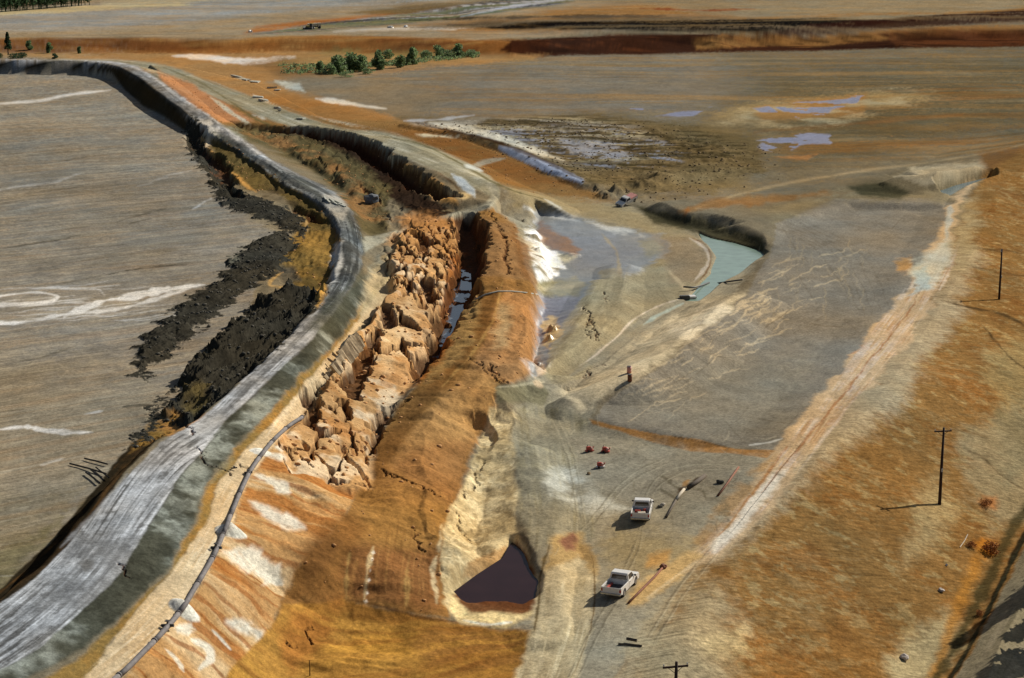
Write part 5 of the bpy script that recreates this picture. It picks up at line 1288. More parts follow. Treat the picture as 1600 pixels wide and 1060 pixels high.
M_bluerock = simple_mat('blue_gray_clay_boulder', (0.11, 0.12, 0.13), 0.8, 0, 0.3, 2, 0.3, 0.4)
M_leaf = simple_mat('green_leaves', (0.16, 0.25, 0.10), 0.6, 0, 0.35, 0.6, 0.3, 0, (0.26, 0.35, 0.16))
M_leafd = simple_mat('dark_pine_needles', (0.04, 0.08, 0.04), 0.7, 0, 0.4, 0.5, 0.2, 0, (0.07, 0.12, 0.055))
M_leafo = simple_mat('rust_orange_dry_stems', (0.42, 0.17, 0.04), 0.8, 0, 0.3, 3, 0.2, 0)
M_bark = simple_mat('gray_brown_bark', (0.12, 0.09, 0.07), 0.9, 0, 0.3, 5)
M_grass = simple_mat('dry_straw_grass', (0.30, 0.22, 0.09), 0.9, 0, 0.35, 0.8, 0.2, 0, (0.20, 0.19, 0.08))

# ------------------------------------------------------------------ water sheets lying in the basins
def water_mat(name, col, rough=0.08, spec=0.5):
    m, n, b = new_mat(name)
    t = N(n, 'ShaderNodeTexCoord'); q = N(n, 'ShaderNodeTexNoise', Scale=0.5, Detail=4.0)
    n.links.new(t.outputs['Object'], q.inputs['Vector'])
    r = n.nodes.new('ShaderNodeValToRGB'); n.links.new(q.outputs['Fac'], r.inputs[0])
    r.color_ramp.elements[0].position = 0.3; r.color_ramp.elements[1].position = 0.7
    r.color_ramp.elements[0].color = (*[c * 0.85 for c in col], 1); r.color_ramp.elements[1].color = (*[c * 1.12 for c in col], 1)
    n.links.new(r.outputs[0], b.inputs['Base Color'])
    q2 = N(n, 'ShaderNodeTexNoise', Scale=3.0, Detail=3.0); n.links.new(t.outputs['Object'], q2.inputs['Vector'])
    p = N(n, 'ShaderNodeBump', Strength=0.06, Distance=0.02); n.links.new(q2.outputs['Fac'], p.inputs['Height']); n.links.new(p.outputs[0], b.inputs['Normal'])
    b.inputs['Roughness'].default_value = rough; b.inputs['Specular IOR Level'].default_value = spec
    return m
def sheet(name, pts, z, mat):
    bm = NB_()
    f = bm.faces.new([bm.verts.new((*ground_pt(a, b_, z)[:2], z)) for a, b_ in pts])
    if f.normal.z < 0: f.normal_flip()
    bmesh.ops.recalc_face_normals(bm, faces=bm.faces)
    f.normal_update()
    if f.normal.z < 0: bmesh.ops.reverse_faces(bm, faces=[f])
    bmesh.ops.triangulate(bm, faces=bm.faces[:])
    o = mobj(name, bm, mat); o['kind'] = 'structure'
    return o
sheet('brown_pond_water', [(696, 934), (745, 898), (785, 872), (796, 852), (810, 836), (828, 866), (842, 905), (846, 955), (810, 972), (735, 966)], -0.42, water_mat('brown_pond_water', (0.030, 0.014, 0.013), 0.15, 0.06))
sheet('green_pond_water', [(1090, 360), (1140, 366), (1190, 382), (1204, 398), (1172, 422), (1125, 450), (1092, 474), (1068, 474), (1084, 450), (1104, 428), (1112, 402), (1100, 382)], -0.35, water_mat('green_pond_water', (0.24, 0.33, 0.26), 0.14, 0.4))
sheet('blue_pond_water', [(1450, 306), (1470, 296), (1545, 276), (1566, 288), (1515, 308), (1475, 320)], 0.75, water_mat('blue_pond_water', (0.12, 0.20, 0.24), 0.1, 0.5))
M_seep = water_mat('blue_gray_water', (0.12, 0.145, 0.17), 0.1, 0.5)
sheet('chasm_water', [(706, 420), (735, 416), (738, 470), (724, 520), (700, 562), (660, 596), (640, 618), (634, 610), (672, 566), (692, 520), (704, 470)], -0.12, M_seep)

# ------------------------------------------------------------------ pickup trucks
def wheel(parent, x, y, r=0.37, w=0.24):
    s = 1 if x > 0 else -1
    bm = NB_(); tube(bm, [(x - s * w / 2, y, r), (x - s * w * .38, y, r), (x + s * w * .38, y, r), (x + s * w / 2, y, r)], [r * .86, r, r, r * .86], 20)
    wo_ = mobj('wheel', bm, M_tyre, parent, True)
    bm = NB_(); tube(bm, [(x + s * w * .3, y, r), (x + s * (w / 2 + .012), y, r), (x + s * (w / 2 + .02), y, r)], [r * .62, r * .58, r * .18], 14)
    mobj('rim', bm, M_rim, wo_, False)
def pickup(name, loc, heading, label, body_mat=M_white, pitch=0.0, roll=0.0, cover=None):
    """local axes: +y is forward, origin on the ground under the middle; about 5.2 m long, 1.95 m wide"""
    t = empty(name, loc, 0, label, 'pickup truck')
    t.rotation_euler = (pitch, roll, -heading)
    W = 0.96
    # lower body with wheel arches; front half solid, rear half a hollow bed
    def arch(yc, r=0.47, n=7): return [(yc + r * math.cos(PI - PI * k / n), 0.40 + r * math.sin(PI * k / n)) for k in range(n + 1)]
    prof = [(-0.42, 0.42)] + [(0.6, 0.40)] + arch(1.62) + [(2.55, 0.44), (2.60, 0.62), (2.56, 0.92), (2.40, 1.04), (1.28, 1.12), (-0.42, 1.12)]
    bm = NB_(); prism(bm, prof, -W, W); body = mobj('body', bm, body_mat, t, False, 0.03)
    rear = [(-2.55, 0.52)] + arch(-1.62) + [(-0.43, 0.42), (-0.43, 1.12), (-2.55, 1.12)]
    for s in (-1, 1):
        bm = NB_(); prism(bm, rear, s * W, s * (W - 0.09)); mobj('bed_side', bm, body_mat, t, False, 0.012)
        bm = NB_(); box(bm, (s * (W - 0.20), -1.62, 0.80), (0.22, 0.95, 0.22)); mobj('wheel_arch', bm, M_bed, t)
    bm = NB_(); box(bm, (0, -1.49, 0.66), (2 * W - 0.19, 2.10, 0.06)); mobj('bed_floor', bm, M_bed, t)
    bm = NB_(); box(bm, (0, -2.58, 0.84), (2 * W - 0.10, 0.055, 0.56)); mobj('tailgate', bm, body_mat, t, False, 0.01)
    bm = NB_(); box(bm, (0, -2.67, 0.53), (2 * W - 0.06, 0.14, 0.15)); mobj('rear_bumper', bm, M_chrome, t, False, 0.02)
    bm = NB_(); box(bm, (0, 2.64, 0.56), (2 * W, 0.14, 0.18)); mobj('front_bumper', bm, M_chrome, t, False, 0.03)
    bm = NB_(); box(bm, (0, 2.585, 0.80), (1.25, 0.05, 0.2)); mobj('grille', bm, M_dark, t)
    # cab
    cp = [(-0.40, 1.12), (-0.34, 1.66), (-0.22, 1.74), (0.62, 1.74), (0.80, 1.68), (1.36, 1.12)]
    bm = NB_()
    A = [bm.verts.new((-W + (0.03 if z < 1.2 else 0.17), y, z)) for y, z in cp]; B = [bm.verts.new((W - (0.03 if z < 1.2 else 0.17), y, z)) for y, z in cp]
    for k in range(6): bm.faces.new((A[k], A[(k + 1) % 6], B[(k + 1) % 6], B[k]))
    bm.faces.new(A[::-1]); bm.faces.new(B); bmesh.ops.recalc_face_normals(bm, faces=bm.faces)
    cab = mobj('cab', bm, body_mat, t, False, 0.03)
    def pane(nm, q, off):
        bm = NB_(); vs_ = [bm.verts.new(Vector(p) + Vector(off)) for p in q]; f = bm.faces.new(vs_)
        r = bmesh.ops.extrude_face_region(bm, geom=[f]); bmesh.ops.translate(bm, vec=Vector(off) * -1.5, verts=[v for v in r['geom'] if isinstance(v, bmesh.types.BMVert)])
        bmesh.ops.recalc_face_normals(bm, faces=bm.faces); mobj(nm, bm, M_glass, t)
    pane('windscreen', [(-0.80, 1.30, 1.18), (0.80, 1.30, 1.18), (0.70, 0.86, 1.62), (-0.70, 0.86, 1.62)], (0, 0.012, 0.012))
    pane('rear_window', [(-0.74, -0.393, 1.18), (0.74, -0.393, 1.18), (0.66, -0.35, 1.58), (-0.66, -0.35, 1.58)], (0, -0.015, 0.0))
    for s in (-1, 1):
        pane('side_window', [(s * 0.905, -0.22, 1.20), (s * 0.905, 1.10, 1.20), (s * 0.80, 0.72, 1.62), (s * 0.80, -0.20, 1.62)], (s * 0.015, 0, 0))
        bm = NB_(); box(bm, (s * (W + .004), 0.38, 0.78), (0.02, 1.28, 0.60)); d_ = mobj('door', bm, body_mat, t, False, 0.006)
        bm = NB_(); box(bm, (s * (W + .022), -0.12, 0.98), (0.03, 0.14, 0.035)); mobj('handle', bm, M_dark, d_)
        bm = NB_(); box(bm, (s * 1.05, 1.08, 1.22), (0.20, 0.06, 0.16)); mobj('mirror', bm, M_dark, t)
        bm = NB_(); box(bm, (s * 0.86, -2.60, 0.86), (0.14, 0.04, 0.26)); mobj('tail_light', bm, M_tail, t)
        bm = NB_(); box(bm, (s * 0.76, 2.585, 0.80), (0.24, 0.06, 0.18)); mobj('headlight', bm, M_lens, t)
        for y in (1.62, -1.62): wheel(t, s * (W - 0.13), y)
    bm = NB_(); box(bm, (0, 0.0, 0.44), (1.5, 4.3, 0.14)); mobj('chassis', bm, M_dark, t)
    if cover:
        bm = NB_(); box(bm, (0, -1.5, 1.20), (1.84, 2.14, 0.24)); mobj('bed_cover', bm, cover, t, False, 0.04)
    return t
def in_truck(t, p):
    bpy.context.view_layer.update()
    return t.matrix_world @ Vector(p)
t1p = on_ground(1003, 806)
tr1 = pickup('pickup_truck', t1p, R(8.5), 'white pickup truck with red tools in its bed, parked below the red pumps')
t2p = on_ground(969, 922)
tr2 = pickup('pickup_truck', t2p, R(22), 'white pickup truck with an empty dark bed, the nearest one, beside the rusty pipe')
t3p = on_ground(979, 321)
tr3 = pickup('pickup_truck', t3p + Vector((0, 0, 0.35)), R(-138), 'small far-off white truck with faded pink-red rear, tilted beside the ditch', M_white, R(-17), R(-12), M_pink)
def loose(name, p, size, mat, label, cat, rz=0, tilt=0, group=None):
    bm = NB_(); box(bm, (0, 0, 0), size); o = mobj(name, bm, mat, None, False, 0.02)
    o.location = p; o.rotation_euler = (tilt, 0, rz); return tag(o, label, cat, group)
loose('toolbox', in_truck(tr1, (-0.35, -1.1, 0.84)), (0.6, 0.45, 0.3), M_red, 'red toolbox in the bed of the upper white pickup', 'toolbox', -0.2)
loose('fuel_can', in_truck(tr1, (0.32, -0.95, 0.88)), (0.3, 0.22, 0.38), M_red, 'red fuel can standing beside the toolbox in the upper pickup bed', 'fuel can', 0.3)
loose('wooden_crate', in_truck(tr1, (0.1, -1.7, 0.82)), (0.8, 0.5, 0.26), M_pale, 'pale wooden crate near the tailgate of the upper pickup', 'crate', 0.1)
loose('rolled_tarpaulin', in_truck(tr2, (-0.55, -1.5, 0.80)), (0.22, 1.6, 0.2), M_red, 'dull red rolled tarpaulin along the left side of the nearest pickup bed', 'tarpaulin', -R(22))

# ------------------------------------------------------------------ utility poles
def pole(px, py, hpx, arm, armrot, label, base=None):
    p = base if base is not None else on_ground(px, py)
    d = p.y * CP - (p.z - CAM_H) * SP
    h = hpx / (FPX / d) / math.cos(math.atan2(CAM_H - p.z, p.y))
    t = empty('utility_pole', p, armrot, label, 'utility pole')
    bm = NB_(); tube(bm, [(0, 0, -0.5), (0, 0, h * .5), (0.03, 0, h)], [0.19, 0.16, 0.11], 10); mobj('pole', bm, M_wood, t, True)
    bm = NB_(); box(bm, (0, 0.13, h - 0.45), (arm, 0.11, 0.14)); ca_ = mobj('crossarm', bm, M_wood, t)
    for s in (-0.46, 0, 0.46):
        bm = NB_(); tube(bm, [(arm * s, 0.13, h - 0.38), (arm * s, 0.13, h - 0.28), (arm * s, 0.13, h - 0.18)], [0.03, 0.065, 0.03], 8); mobj('insulator', bm, M_insul, ca_)
    for s in (-1, 1):
        bm = NB_(); tube(bm, [(s * arm * .3, 0.16, h - 0.5), (0, 0.16, h - 1.0)], 0.025, 5); mobj('brace', bm, M_dark, t)
    bm = NB_(); box(bm, (0.0, -0.2, h * 0.45), (0.16, 0.12, 0.35)); mobj('marker_plate', bm, M_insul, t)
    return t
pole(1468, 788, 118, 2.0, R(10), 'tall dark utility pole with a crossarm on the grassy slope above the toe road')
pole(1561, 468, 78, 1.5, R(75), 'dark utility pole far up the grassy slope, its crossarm nearly end-on')
pole(1054, 1150, 112, 2.0, R(12), 'utility pole cut off by the bottom edge, only its top and crossarm showing')
p = on_ground(484, 1056)
bm = NB_(); tube(bm, [(0, 0, -0.2), (0.02, 0, 0.7), (0, 0, 1.35)], [0.05, 0.045, 0.035], 6); o = mobj('survey_stake', bm, M_wood); o.location = p
tag(o, 'thin dark stake standing on the orange floor near the bottom edge', 'stake')

# ------------------------------------------------------------------ slurry pipeline on the bench
PL = [(120, 1110), (186, 1060), (225, 1022), (256, 990), (285, 955), (300, 930), (318, 900), (336, 868), (352, 830), (368, 790), (380, 762), (392, 738), (410, 712), (430, 688), (452, 668), (472, 655)]
PLs = [on_ground(a, b_) for a, b_ in smooth_line(PL, 4)]
pipe = empty('slurry_pipeline', PLs[0], 0, 'long dull gray pipeline lying on the pale bench below the haul road', 'pipeline')
acc_, seg, o0 = 0, [PLs[0]], PLs[0]
def close_seg(seg):
    bm = NB_(); tube(bm, [q - o0 + Vector((0, 0, 0.20)) for q in seg], 0.22, 10); s_ = mobj('pipe_section', bm, M_pipe, pipe, True)
    e = seg[-1] - o0 + Vector((0, 0, 0.24)); d_ = (seg[-1] - seg[-2]).normalized() * 0.06
    bm = NB_(); tube(bm, [e - d_, e + d_], 0.255, 12); mobj('flange', bm, M_pipe, s_)
for a, b_ in zip(PLs, PLs[1:]):
    acc_ += (b_ - a).length; seg.append(b_)
    if acc_ > 5.5: close_seg(seg); seg = [b_]; acc_ = 0
if len(seg) > 1: close_seg(seg)
for (a, b_, s_) in ((338, 860, 1), (262, 982, 1), (388, 742, 0.8), (366, 735, 0.6)):
    p = on_ground(a, b_)
    t = empty('discharge_outlet', p, R(rr.uniform(-20, 20)), {338: 'dark valve outlet beside the middle sand heap on the pipeline', 262: 'dark valve outlet beside the lowest sand heap on the pipeline', 388: 'small dark outlet where the pipeline bends by the pale wash', 366: 'smallest dark fitting left of the pipeline bend'}[a], 'valve')
    bm = NB_(); tube(bm, [(-0.5 * s_, 0, 0.2), (0.5 * s_, 0.05, 0.25)], 0.13 * s_, 8); mobj('pipe_stub', bm, M_dark, t)
    bm = NB_(); tube(bm, [(0, 0, 0.2), (0, 0, 0.62 * s_)], 0.07, 6); box(bm, (0, 0, 0.62 * s_), (0.34 * s_, 0.34 * s_, 0.05)); mobj('valve_wheel', bm, M_dark, t)

# ------------------------------------------------------------------ loose pipes, timbers, slabs and stones
def rod(name, pts, r, mat, label, cat, lift=None, group=None, n=8):
    q = [Vector(ground_pt(a[0], a[1], ZL + 0.12)) if len(a) > 2 else on_ground(*a) for a in pts]
    o0_ = q[0]
    bm = NB_(); tube(bm, [v - o0_ + Vector((0, 0, r if lift is None else lift)) for v in q], r, n)
    o = mobj(name, bm, mat, None, n > 6); o.location = o0_
    return tag(o, label, cat, group)
rod('rusty_pipe', [(982, 944), (1000, 926), (1022, 904), (1038, 886)], 0.11, M_rust, 'rusty red pipe lying in the sand right of the nearest pickup', 'pipe')
rod('rusty_pipe', [(1122, 776), (1138, 755), (1154, 732)], 0.12, M_rust, 'straight rust-red pipe lying on the gray ground near the crest track', 'pipe')
rod('drain_pipe', [(1041, 810), (1050, 794), (1056, 784)], 0.12, M_plank, 'dark pipe half buried right of the upper pickup', 'pipe')
rod('drain_pipe', [(1057, 783), (1063, 774), (1069, 767)], 0.16, M_pale, 'short pale pipe piece joining the dark half-buried pipe', 'pipe')
rod('log', [(1076, 765), (1088, 757), (1101, 747)], 0.24, M_plank, 'dark log lying across the torn trench', 'log')
rod('discharge_pipe', [(1068, 455), (1085, 456), (1098, 452), (1108, 448)], 0.14, M_dark, 'dark curved pipe floating over the tip of the green pond', 'pipe', 0.7)
rod('discharge_pipe', [(1118, 446), (1138, 443), (1160, 440)], 0.13, M_dark, 'dark straight pipe on the bank right of the green pond', 'pipe', 0.3)
rod('hose', [(742, 470), (758, 462), (778, 457), (800, 457), (820, 459), (840, 462)], 0.12, M_conc, 'pale hose crossing the brown ridge below the dam crossing', 'hose', 0.15)
rod('dead_branch', [(1500, 856), (1507, 846), (1512, 836)], 0.05, M_pale, 'bleached bare branch lying on the lower grassy slope', 'branch', None, None, 5)
rod('plank', [(966, 1008), (985, 1009), (1003, 1011)], 0.09, M_plank, 'long dark plank lying below the nearest pickup', 'plank', None, None, 4)
rod('plank', [(979, 1003), (995, 1006)], 0.14, M_plank, 'short thick dark plank lying on top of the long one', 'plank', 0.28, None, 4)
for (pts, lb) in (([(109, 726), (140, 734), (166, 742)], 'longest dark timber, uppermost of those on the left pond'), ([(132, 718), (150, 722), (168, 727)], 'thin dark timber just above the others on the left pond'),
                  ([(134, 740), (146, 748), (156, 756)], 'lowest dark timber of the pile beside the left dam'), ([(142, 736), (152, 744), (162, 752)], 'middle dark timber of the pile beside the left dam'), ([(150, 732), (160, 740), (170, 748)], 'dark timber of the pile nearest the left dam')):
    rod('timber', [(a_, b_, 'flat') for a_, b_ in pts], 0.1, M_plank, lb, 'timber', None, 'timbers on the left pond', 4)
def rock_bm(seed, s, sub=2, flat=0.7, rough=0.28):
    r_ = random.Random(seed)
    bm = NB_(); bmesh.ops.create_icosphere(bm, subdivisions=sub, radius=1)
    off = Vector((r_.uniform(-9, 9), r_.uniform(-9, 9), r_.uniform(-9, 9)))
    from mathutils import noise as mnz
    for v in bm.verts:
        f = 1 + rough * mnz.noise(v.co * 1.3 + off) * 2 + rough * 0.6 * mnz.noise(v.co * 3.1 + off)
        v.co = Vector((v.co.x * s[0], v.co.y * s[1], v.co.z * s[2])) * f
    return bm
def rock(px, py, s, mat, label, name='boulder', cat='boulder', seed=1, group=None, sink=0.25):
    p = on_ground(px, py)
    o = mobj(name, rock_bm(seed, s), mat); o.location = p + Vector((0, 0, s[2] * (1 - sink) * 0.7)); o.rotation_euler = (0, 0, seed * 1.3)
    return tag(o, label, cat, group)
rock(581, 316, (1.7, 1.5, 1.2), M_bluerock, 'large blue-gray boulder left of the dark upper scarp', seed=3)
rock(1413, 1030, (0.42, 0.36, 0.3), M_stone, 'pale rounded stone low on the grassy slope by the bottom edge', seed=4)
rock(1470, 924, (0.32, 0.28, 0.2), M_stone, 'pinkish pale stone on the slope left of the tree shadow', seed=5)
rock(1479, 884, (0.16, 0.14, 0.13), M_white, 'tiny white stone on the grassy slope', seed=6)
rock(1126, 755, (0.5, 0.3, 0.22), M_clod_dark, 'dark lump left of the rust-red pipe', seed=7)
rock(1036, 790, (0.35, 0.25, 0.2), M_pale, 'pale lump between the upper pickup and the dark pipe', seed=8)
rock(1031, 793, (0.35, 0.25, 0.16), M_clod_dark, 'dark lump just right of the upper pickup', seed=9)
rock(1036, 888, (0.35, 0.3, 0.3), M_rust, 'rust-brown lump at the upper end of the rusty pipe', seed=10)
rock(920, 741, (0.28, 0.22, 0.14), M_clod_mud, 'small dark lump below the red pumps', seed=11)
for i, (a, b_, w_, l_, lb) in enumerate(((370, 121, 5, 7, 'largest pale broken slab, topmost beside the upper gravel road'), (384, 126, 4, 4, 'pale slab just below the topmost one by the upper road'), (398, 129, 5, 5, 'brown slab at the edge of the orange ground'),
        (425, 138, 5, 4, 'pale slab standing on the orange ground near the white puddle'), (434, 142, 3, 3, 'small pale slab beside the orange ground'), (403, 153, 4, 5, 'pale slab halfway along the upper road'), (412, 158, 3, 4, 'narrow pale slab halfway along the upper road'),
        (434, 170, 2.6, 3, 'small bright slab on the verge of the upper road'), (437, 174, 1.5, 2, 'tiny slab below the bright one on the verge'), (470, 187, 4, 3, 'lowest pale slab beside the upper road'))):
    p = on_ground(a, b_); bm = NB_(); box(bm, (0, 0, 0), (w_ * .55, l_ * .6, 0.5))
    for v in bm.verts: v.co += Vector((rr.uniform(-.4, .4), rr.uniform(-.4, .4), rr.uniform(-.1, .1)))
    o = mobj('broken_slab', bm, M_conc); o.location = p + Vector((0, 0, 0.25)); o.rotation_euler = (rr.uniform(-.12, .12), rr.uniform(-.12, .12), rr.uniform(0, 3)); tag(o, lb, 'slab', 'broken slabs along the upper road')
for i in range(6):
    a, b_ = 508 + i * 5.2, 311 + i * 1.6 + 3 * (i % 2)
    p = on_ground(a, b_); bm = NB_(); box(bm, (0, 0, 0), (0.35, 3.6, 0.22)); o = mobj('road_timber', bm, M_conc); o.location = p + Vector((0, 0, 0.15)); o.rotation_euler = (0.02, 0.05, R(12 + i * 3)); tag(o, ['leftmost', 'second', 'third', 'fourth', 'fifth', 'rightmost'][i] + ' of the six pale timbers across the slumped road bend, from the left', 'timber', 'pale timbers across the slumped road')
# upturned clay slabs at the lip of the slide
sl = [(521, 588, 1.3, 'leftmost low fin'), (529, 580, 1.6, 'second fin from the left'), (536, 572, 1.9, 'third fin, split along its face'), (543, 563, 2.3, 'middle fin, tall and tan'), (549, 555, 2.6, 'tallest fin'), (555, 547, 2.6, 'fin right of the tallest'), (561, 541, 2.2, 'last big fin before the dark gap'), (514, 594, 1.0, 'small fin at the lower end')]
for i, (a, b_, h_, lb) in enumerate(sl):
    p = on_ground(a - 3, b_ - 3)
    bm = NB_(); box(bm, (0, 0, 0), (0.42, 1.0 + h_ * .25, h_), None)
    bmesh.ops.subdivide_edges(bm, edges=bm.edges[:], cuts=4, use_grid_fill=True)
    from mathutils import noise as mnz
    for v in bm.verts:
        w_ = mnz.noise(Vector((v.co.x * 3 + i * 5, v.co.y * 2.2, v.co.z * 0.5)))
        v.co += Vector((w_ * 0.16, w_ * 0.14, mnz.noise(v.co * 1.4 + Vector((i, 0, 0))) * 0.22))
    o = mobj('clay_slab', bm, M_slab); o.location = p + Vector((0, 0, h_ * .12)); o.rotation_euler = (R(24), R(-22), R(-38)); tag(o, lb + ' of the upturned clay slabs at the slide lip', 'clay slab', 'upturned clay slabs')

# ------------------------------------------------------------------ red pumps and drums
def pump(px, py, rz, label, skid):
    t = empty('pump', on_ground(px, py), rz, label, 'pump', 'red pumps on the gray flat')
    bm = NB_(); box(bm, (0, 0, 0.14), (1.0, 0.5, 0.12)); mobj('skid', bm, M_white if skid else M_red, t, False, 0.02)
    bm = NB_(); box(bm, (-0.12, 0, 0.42), (0.5, 0.36, 0.42)); e = mobj('engine_housing', bm, M_red, t, False, 0.04)
    bm = NB_(); tube(bm, [(-0.25, 0, 0.6), (-0.25, 0, 0.85)], 0.035, 6); mobj('exhaust', bm, M_dark, e)
    bm = NB_(); tube(bm, [(0.18, -0.16, 0.36), (0.18, 0.16, 0.36)], 0.19, 12); mobj('pump_casing', bm, M_pink, t, True)
    bm = NB_(); tube(bm, [(0.18, 0, 0.36), (0.42, 0, 0.40), (0.52, 0, 0.6)], 0.07, 8); mobj('outlet', bm, M_red, t, True)
    for s in (-1, 1):
        bm = NB_(); tube(bm, [(-0.2, s * .3, 0.13), (-0.2, s * .36, 0.13)], 0.13, 10); mobj('wheel', bm, M_tyre, t)
    return t
pump(921, 706, R(20), 'small red pump, the left one of the upper pair', False)
pump(946, 707, R(-10), 'small red pump, the right one of the upper pair', False)
pump(938, 731, R(5), 'small red pump on a white skid, below the pair', True)
def drum(px, py, label, mat):
    t = empty('drum', on_ground(px, py), 0.4, label, 'drum')
    bm = NB_(); tube(bm, [(0, 0, 0.0), (0, 0, 0.28), (0, 0, .30), (0, 0, .32), (0, 0, .58), (0, 0, .60), (0, 0, .62), (0, 0, 0.88)], [.29, .29, .31, .29, .29, .31, .29, .29], 16); mobj('barrel', bm, mat, t, True)
    bm = NB_(); tube(bm, [(0, 0, .87), (0, 0, .90)], .27, 16); mobj('lid', bm, M_dark, t)
drum(983, 583, 'faded red drum at the foot of the pale sand berm, upper one', M_pink)
drum(984, 596, 'dark rusty drum just below the faded red one', M_rust)
# pump float at the tip of the green pond
t = empty('pump_float', on_ground(1075, 466), 0.2, 'white pump float at the tip of the green pond', 'pump float')
bm = NB_(); box(bm, (0, 0, 0.2), (2.6, 1.5, 0.35)); mobj('float_deck', bm, M_white, t, False, 0.05)
bm = NB_(); box(bm, (-0.9, -1.2, 0.35), (1.5, 0.8, 0.7)); mobj('engine_housing', bm, M_dark, t, False, 0.05)
bm = NB_(); tube(bm, [(-1.4, -1.0, 0.3), (-2.6, -1.3, 0.1)], 0.15, 8); mobj('outlet', bm, M_dark, t, True)

# ------------------------------------------------------------------ far machines
p = on_ground(484, 46)
t = empty('bulldozer', p, R(70), 'dark bulldozer on the far black-and-gray strip, left of the pale truck', 'bulldozer')
for s in (-1, 1):
    bm = NB_(); prism(bm, [(-1.7, 0.1), (1.7, 0.1), (2.1, 0.5), (1.8, 0.95), (-1.8, 0.95), (-2.1, 0.5)], s * 0.8, s * 1.35); mobj('track', bm, M_dark, t)
bm = NB_(); box(bm, (0, 0.7, 1.3), (1.3, 2.0, 0.9)); mobj('engine_hood', bm, M_yel, t, False, 0.06)
bm = NB_(); box(bm, (0, -0.9, 1.9), (1.4, 1.3, 1.6)); c_ = mobj('cab', bm, M_dark, t, False, 0.06)
bm = NB_(); box(bm, (0, -0.9, 2.8), (1.7, 1.6, 0.12)); mobj('roof', bm, M_yel, c_)
bm = NB_(); prism(bm, [(2.5, 0.1), (2.7, 0.2), (2.6, 0.7), (2.75, 1.3), (2.6, 1.3), (2.4, 0.7)], -1.9, 1.9); mobj('blade', bm, M_dark, t)
p = on_ground(492, 45)
t = empty('dump_truck', p, R(-75), 'pale cream dump truck behind the far bulldozer', 'dump truck')
bm = NB_(); prism(bm, [(-3.2, 1.2), (0.9, 1.2), (1.2, 2.6), (-3.4, 2.4)], -1.3, 1.3); mobj('tipper_body', bm, M_cream, t, False, 0.06)
bm = NB_(); box(bm, (0, 2.1, 1.7), (2.2, 1.6, 1.9)); c_ = mobj('cab', bm, M_cream, t, False, 0.1)
bm = NB_(); box(bm, (0, 2.93, 2.1), (1.8, 0.04, 0.7)); mobj('windscreen', bm, M_glass, c_)
bm = NB_(); box(bm, (0, -0.3, 0.9), (1.0, 6.2, 0.4)); mobj('chassis', bm, M_dark, t)
for s in (-1, 1):
    for y in (2.1, -1.4, -2.7):
        bm = NB_(); tube(bm, [(s * 0.95, y, 0.6), (s * 1.3, y, 0.6)], 0.6, 14); mobj('wheel', bm, M_tyre, t)
rock(391, 51, (1.0, 1.0, 0.8), M_white, 'tiny white boulder at the left end of the far gray strip', seed=21)
rock(610, 44, (1.4, 1.0, 0.7), M_white, 'tiny white boulder on the far orange ground', seed=22)
rock(634, 43, (1.4, 1.0, 0.7), M_white, 'tiny white boulder right of the other far one', seed=23)

# ------------------------------------------------------------------ trees and bushes
def leaves(bm, c, rad, n_, size, r_, shape='ball'):
    for _ in range(n_):
        while True:
            v = Vector((r_.uniform(-1, 1), r_.uniform(-1, 1), r_.uniform(-1, 1)))
            if 0.25 < v.length < 1: break
        q = Vector((v.x * rad[0], v.y * rad[1], v.z * rad[2])) + Vector(c)
        s = size * r_.uniform(0.5, 1.4)
        a = Vector((r_.uniform(-1, 1), r_.uniform(-1, 1), r_.uniform(-1, 1))).normalized() * s
        b_ = a.orthogonal().normalized() * s * r_.uniform(.4, .9)
        if r_.random() < .5: b_ = Matrix.Rotation(r_.uniform(0, 3), 3, a.normalized()) @ b_
        vv = [bm.verts.new(q + a), bm.verts.new(q + b_), bm.verts.new(q - a), bm.verts.new(q - b_)]
        bm.faces.new(vv)
def tree(name, p, h, w, label, cat, mat, seed, group=None, kind='bush'):
    r_ = random.Random(seed)
    t = empty(name, p, 0, label, cat, group)
    bm = NB_()
    tube(bm, [(0, 0, -0.3), (r_.uniform(-.1, .1) * w, 0, h * .45), (r_.uniform(-.1, .1) * w, 0, h * .9)], [0.035 * h, 0.022 * h, 0.006 * h], 6)
    n_l = 6
    for k in range(n_l):
        an = k * 2.4; z0 = h * (0.2 + 0.1 * k)
        tube(bm, [(0, 0, z0), (math.cos(an) * w * .3, math.sin(an) * w * .3, z0 + h * .12)], [0.012 * h, 0.004 * h], 4)
    mobj('trunk', bm, M_bark, t, True)
    bm = NB_()
    if kind == 'pine':
        for k in range(22):
            f = k / 22; z = h * (0.28 + 0.72 * f); rr0 = w * 0.5 * (1 - f) ** 0.8 + 0.15
            for j in range(4):
                an = r_.uniform(0, 6.28)
                leaves(bm, (math.cos(an) * rr0 * .6, math.sin(an) * rr0 * .6, z), (rr0 * .5, rr0 * .5, h * .035), 12, 0.035 * h + .05, r_)
    else:
        nc = 11
        for k in range(nc):
            f = k / nc
            z = h * (0.12 + 0.74 * f); an = r_.uniform(0, 6.28); ro = w * .34 * math.sin(PI * (0.2 + 0.75 * f)) * r_.uniform(.5, 1.1)
            leaves(bm, (math.cos(an) * ro, math.sin(an) * ro, z), (w * .30, w * .30, h * .17), 90, 0.065 * h, r_)
    mobj('crown', bm, mat, t)
    return t
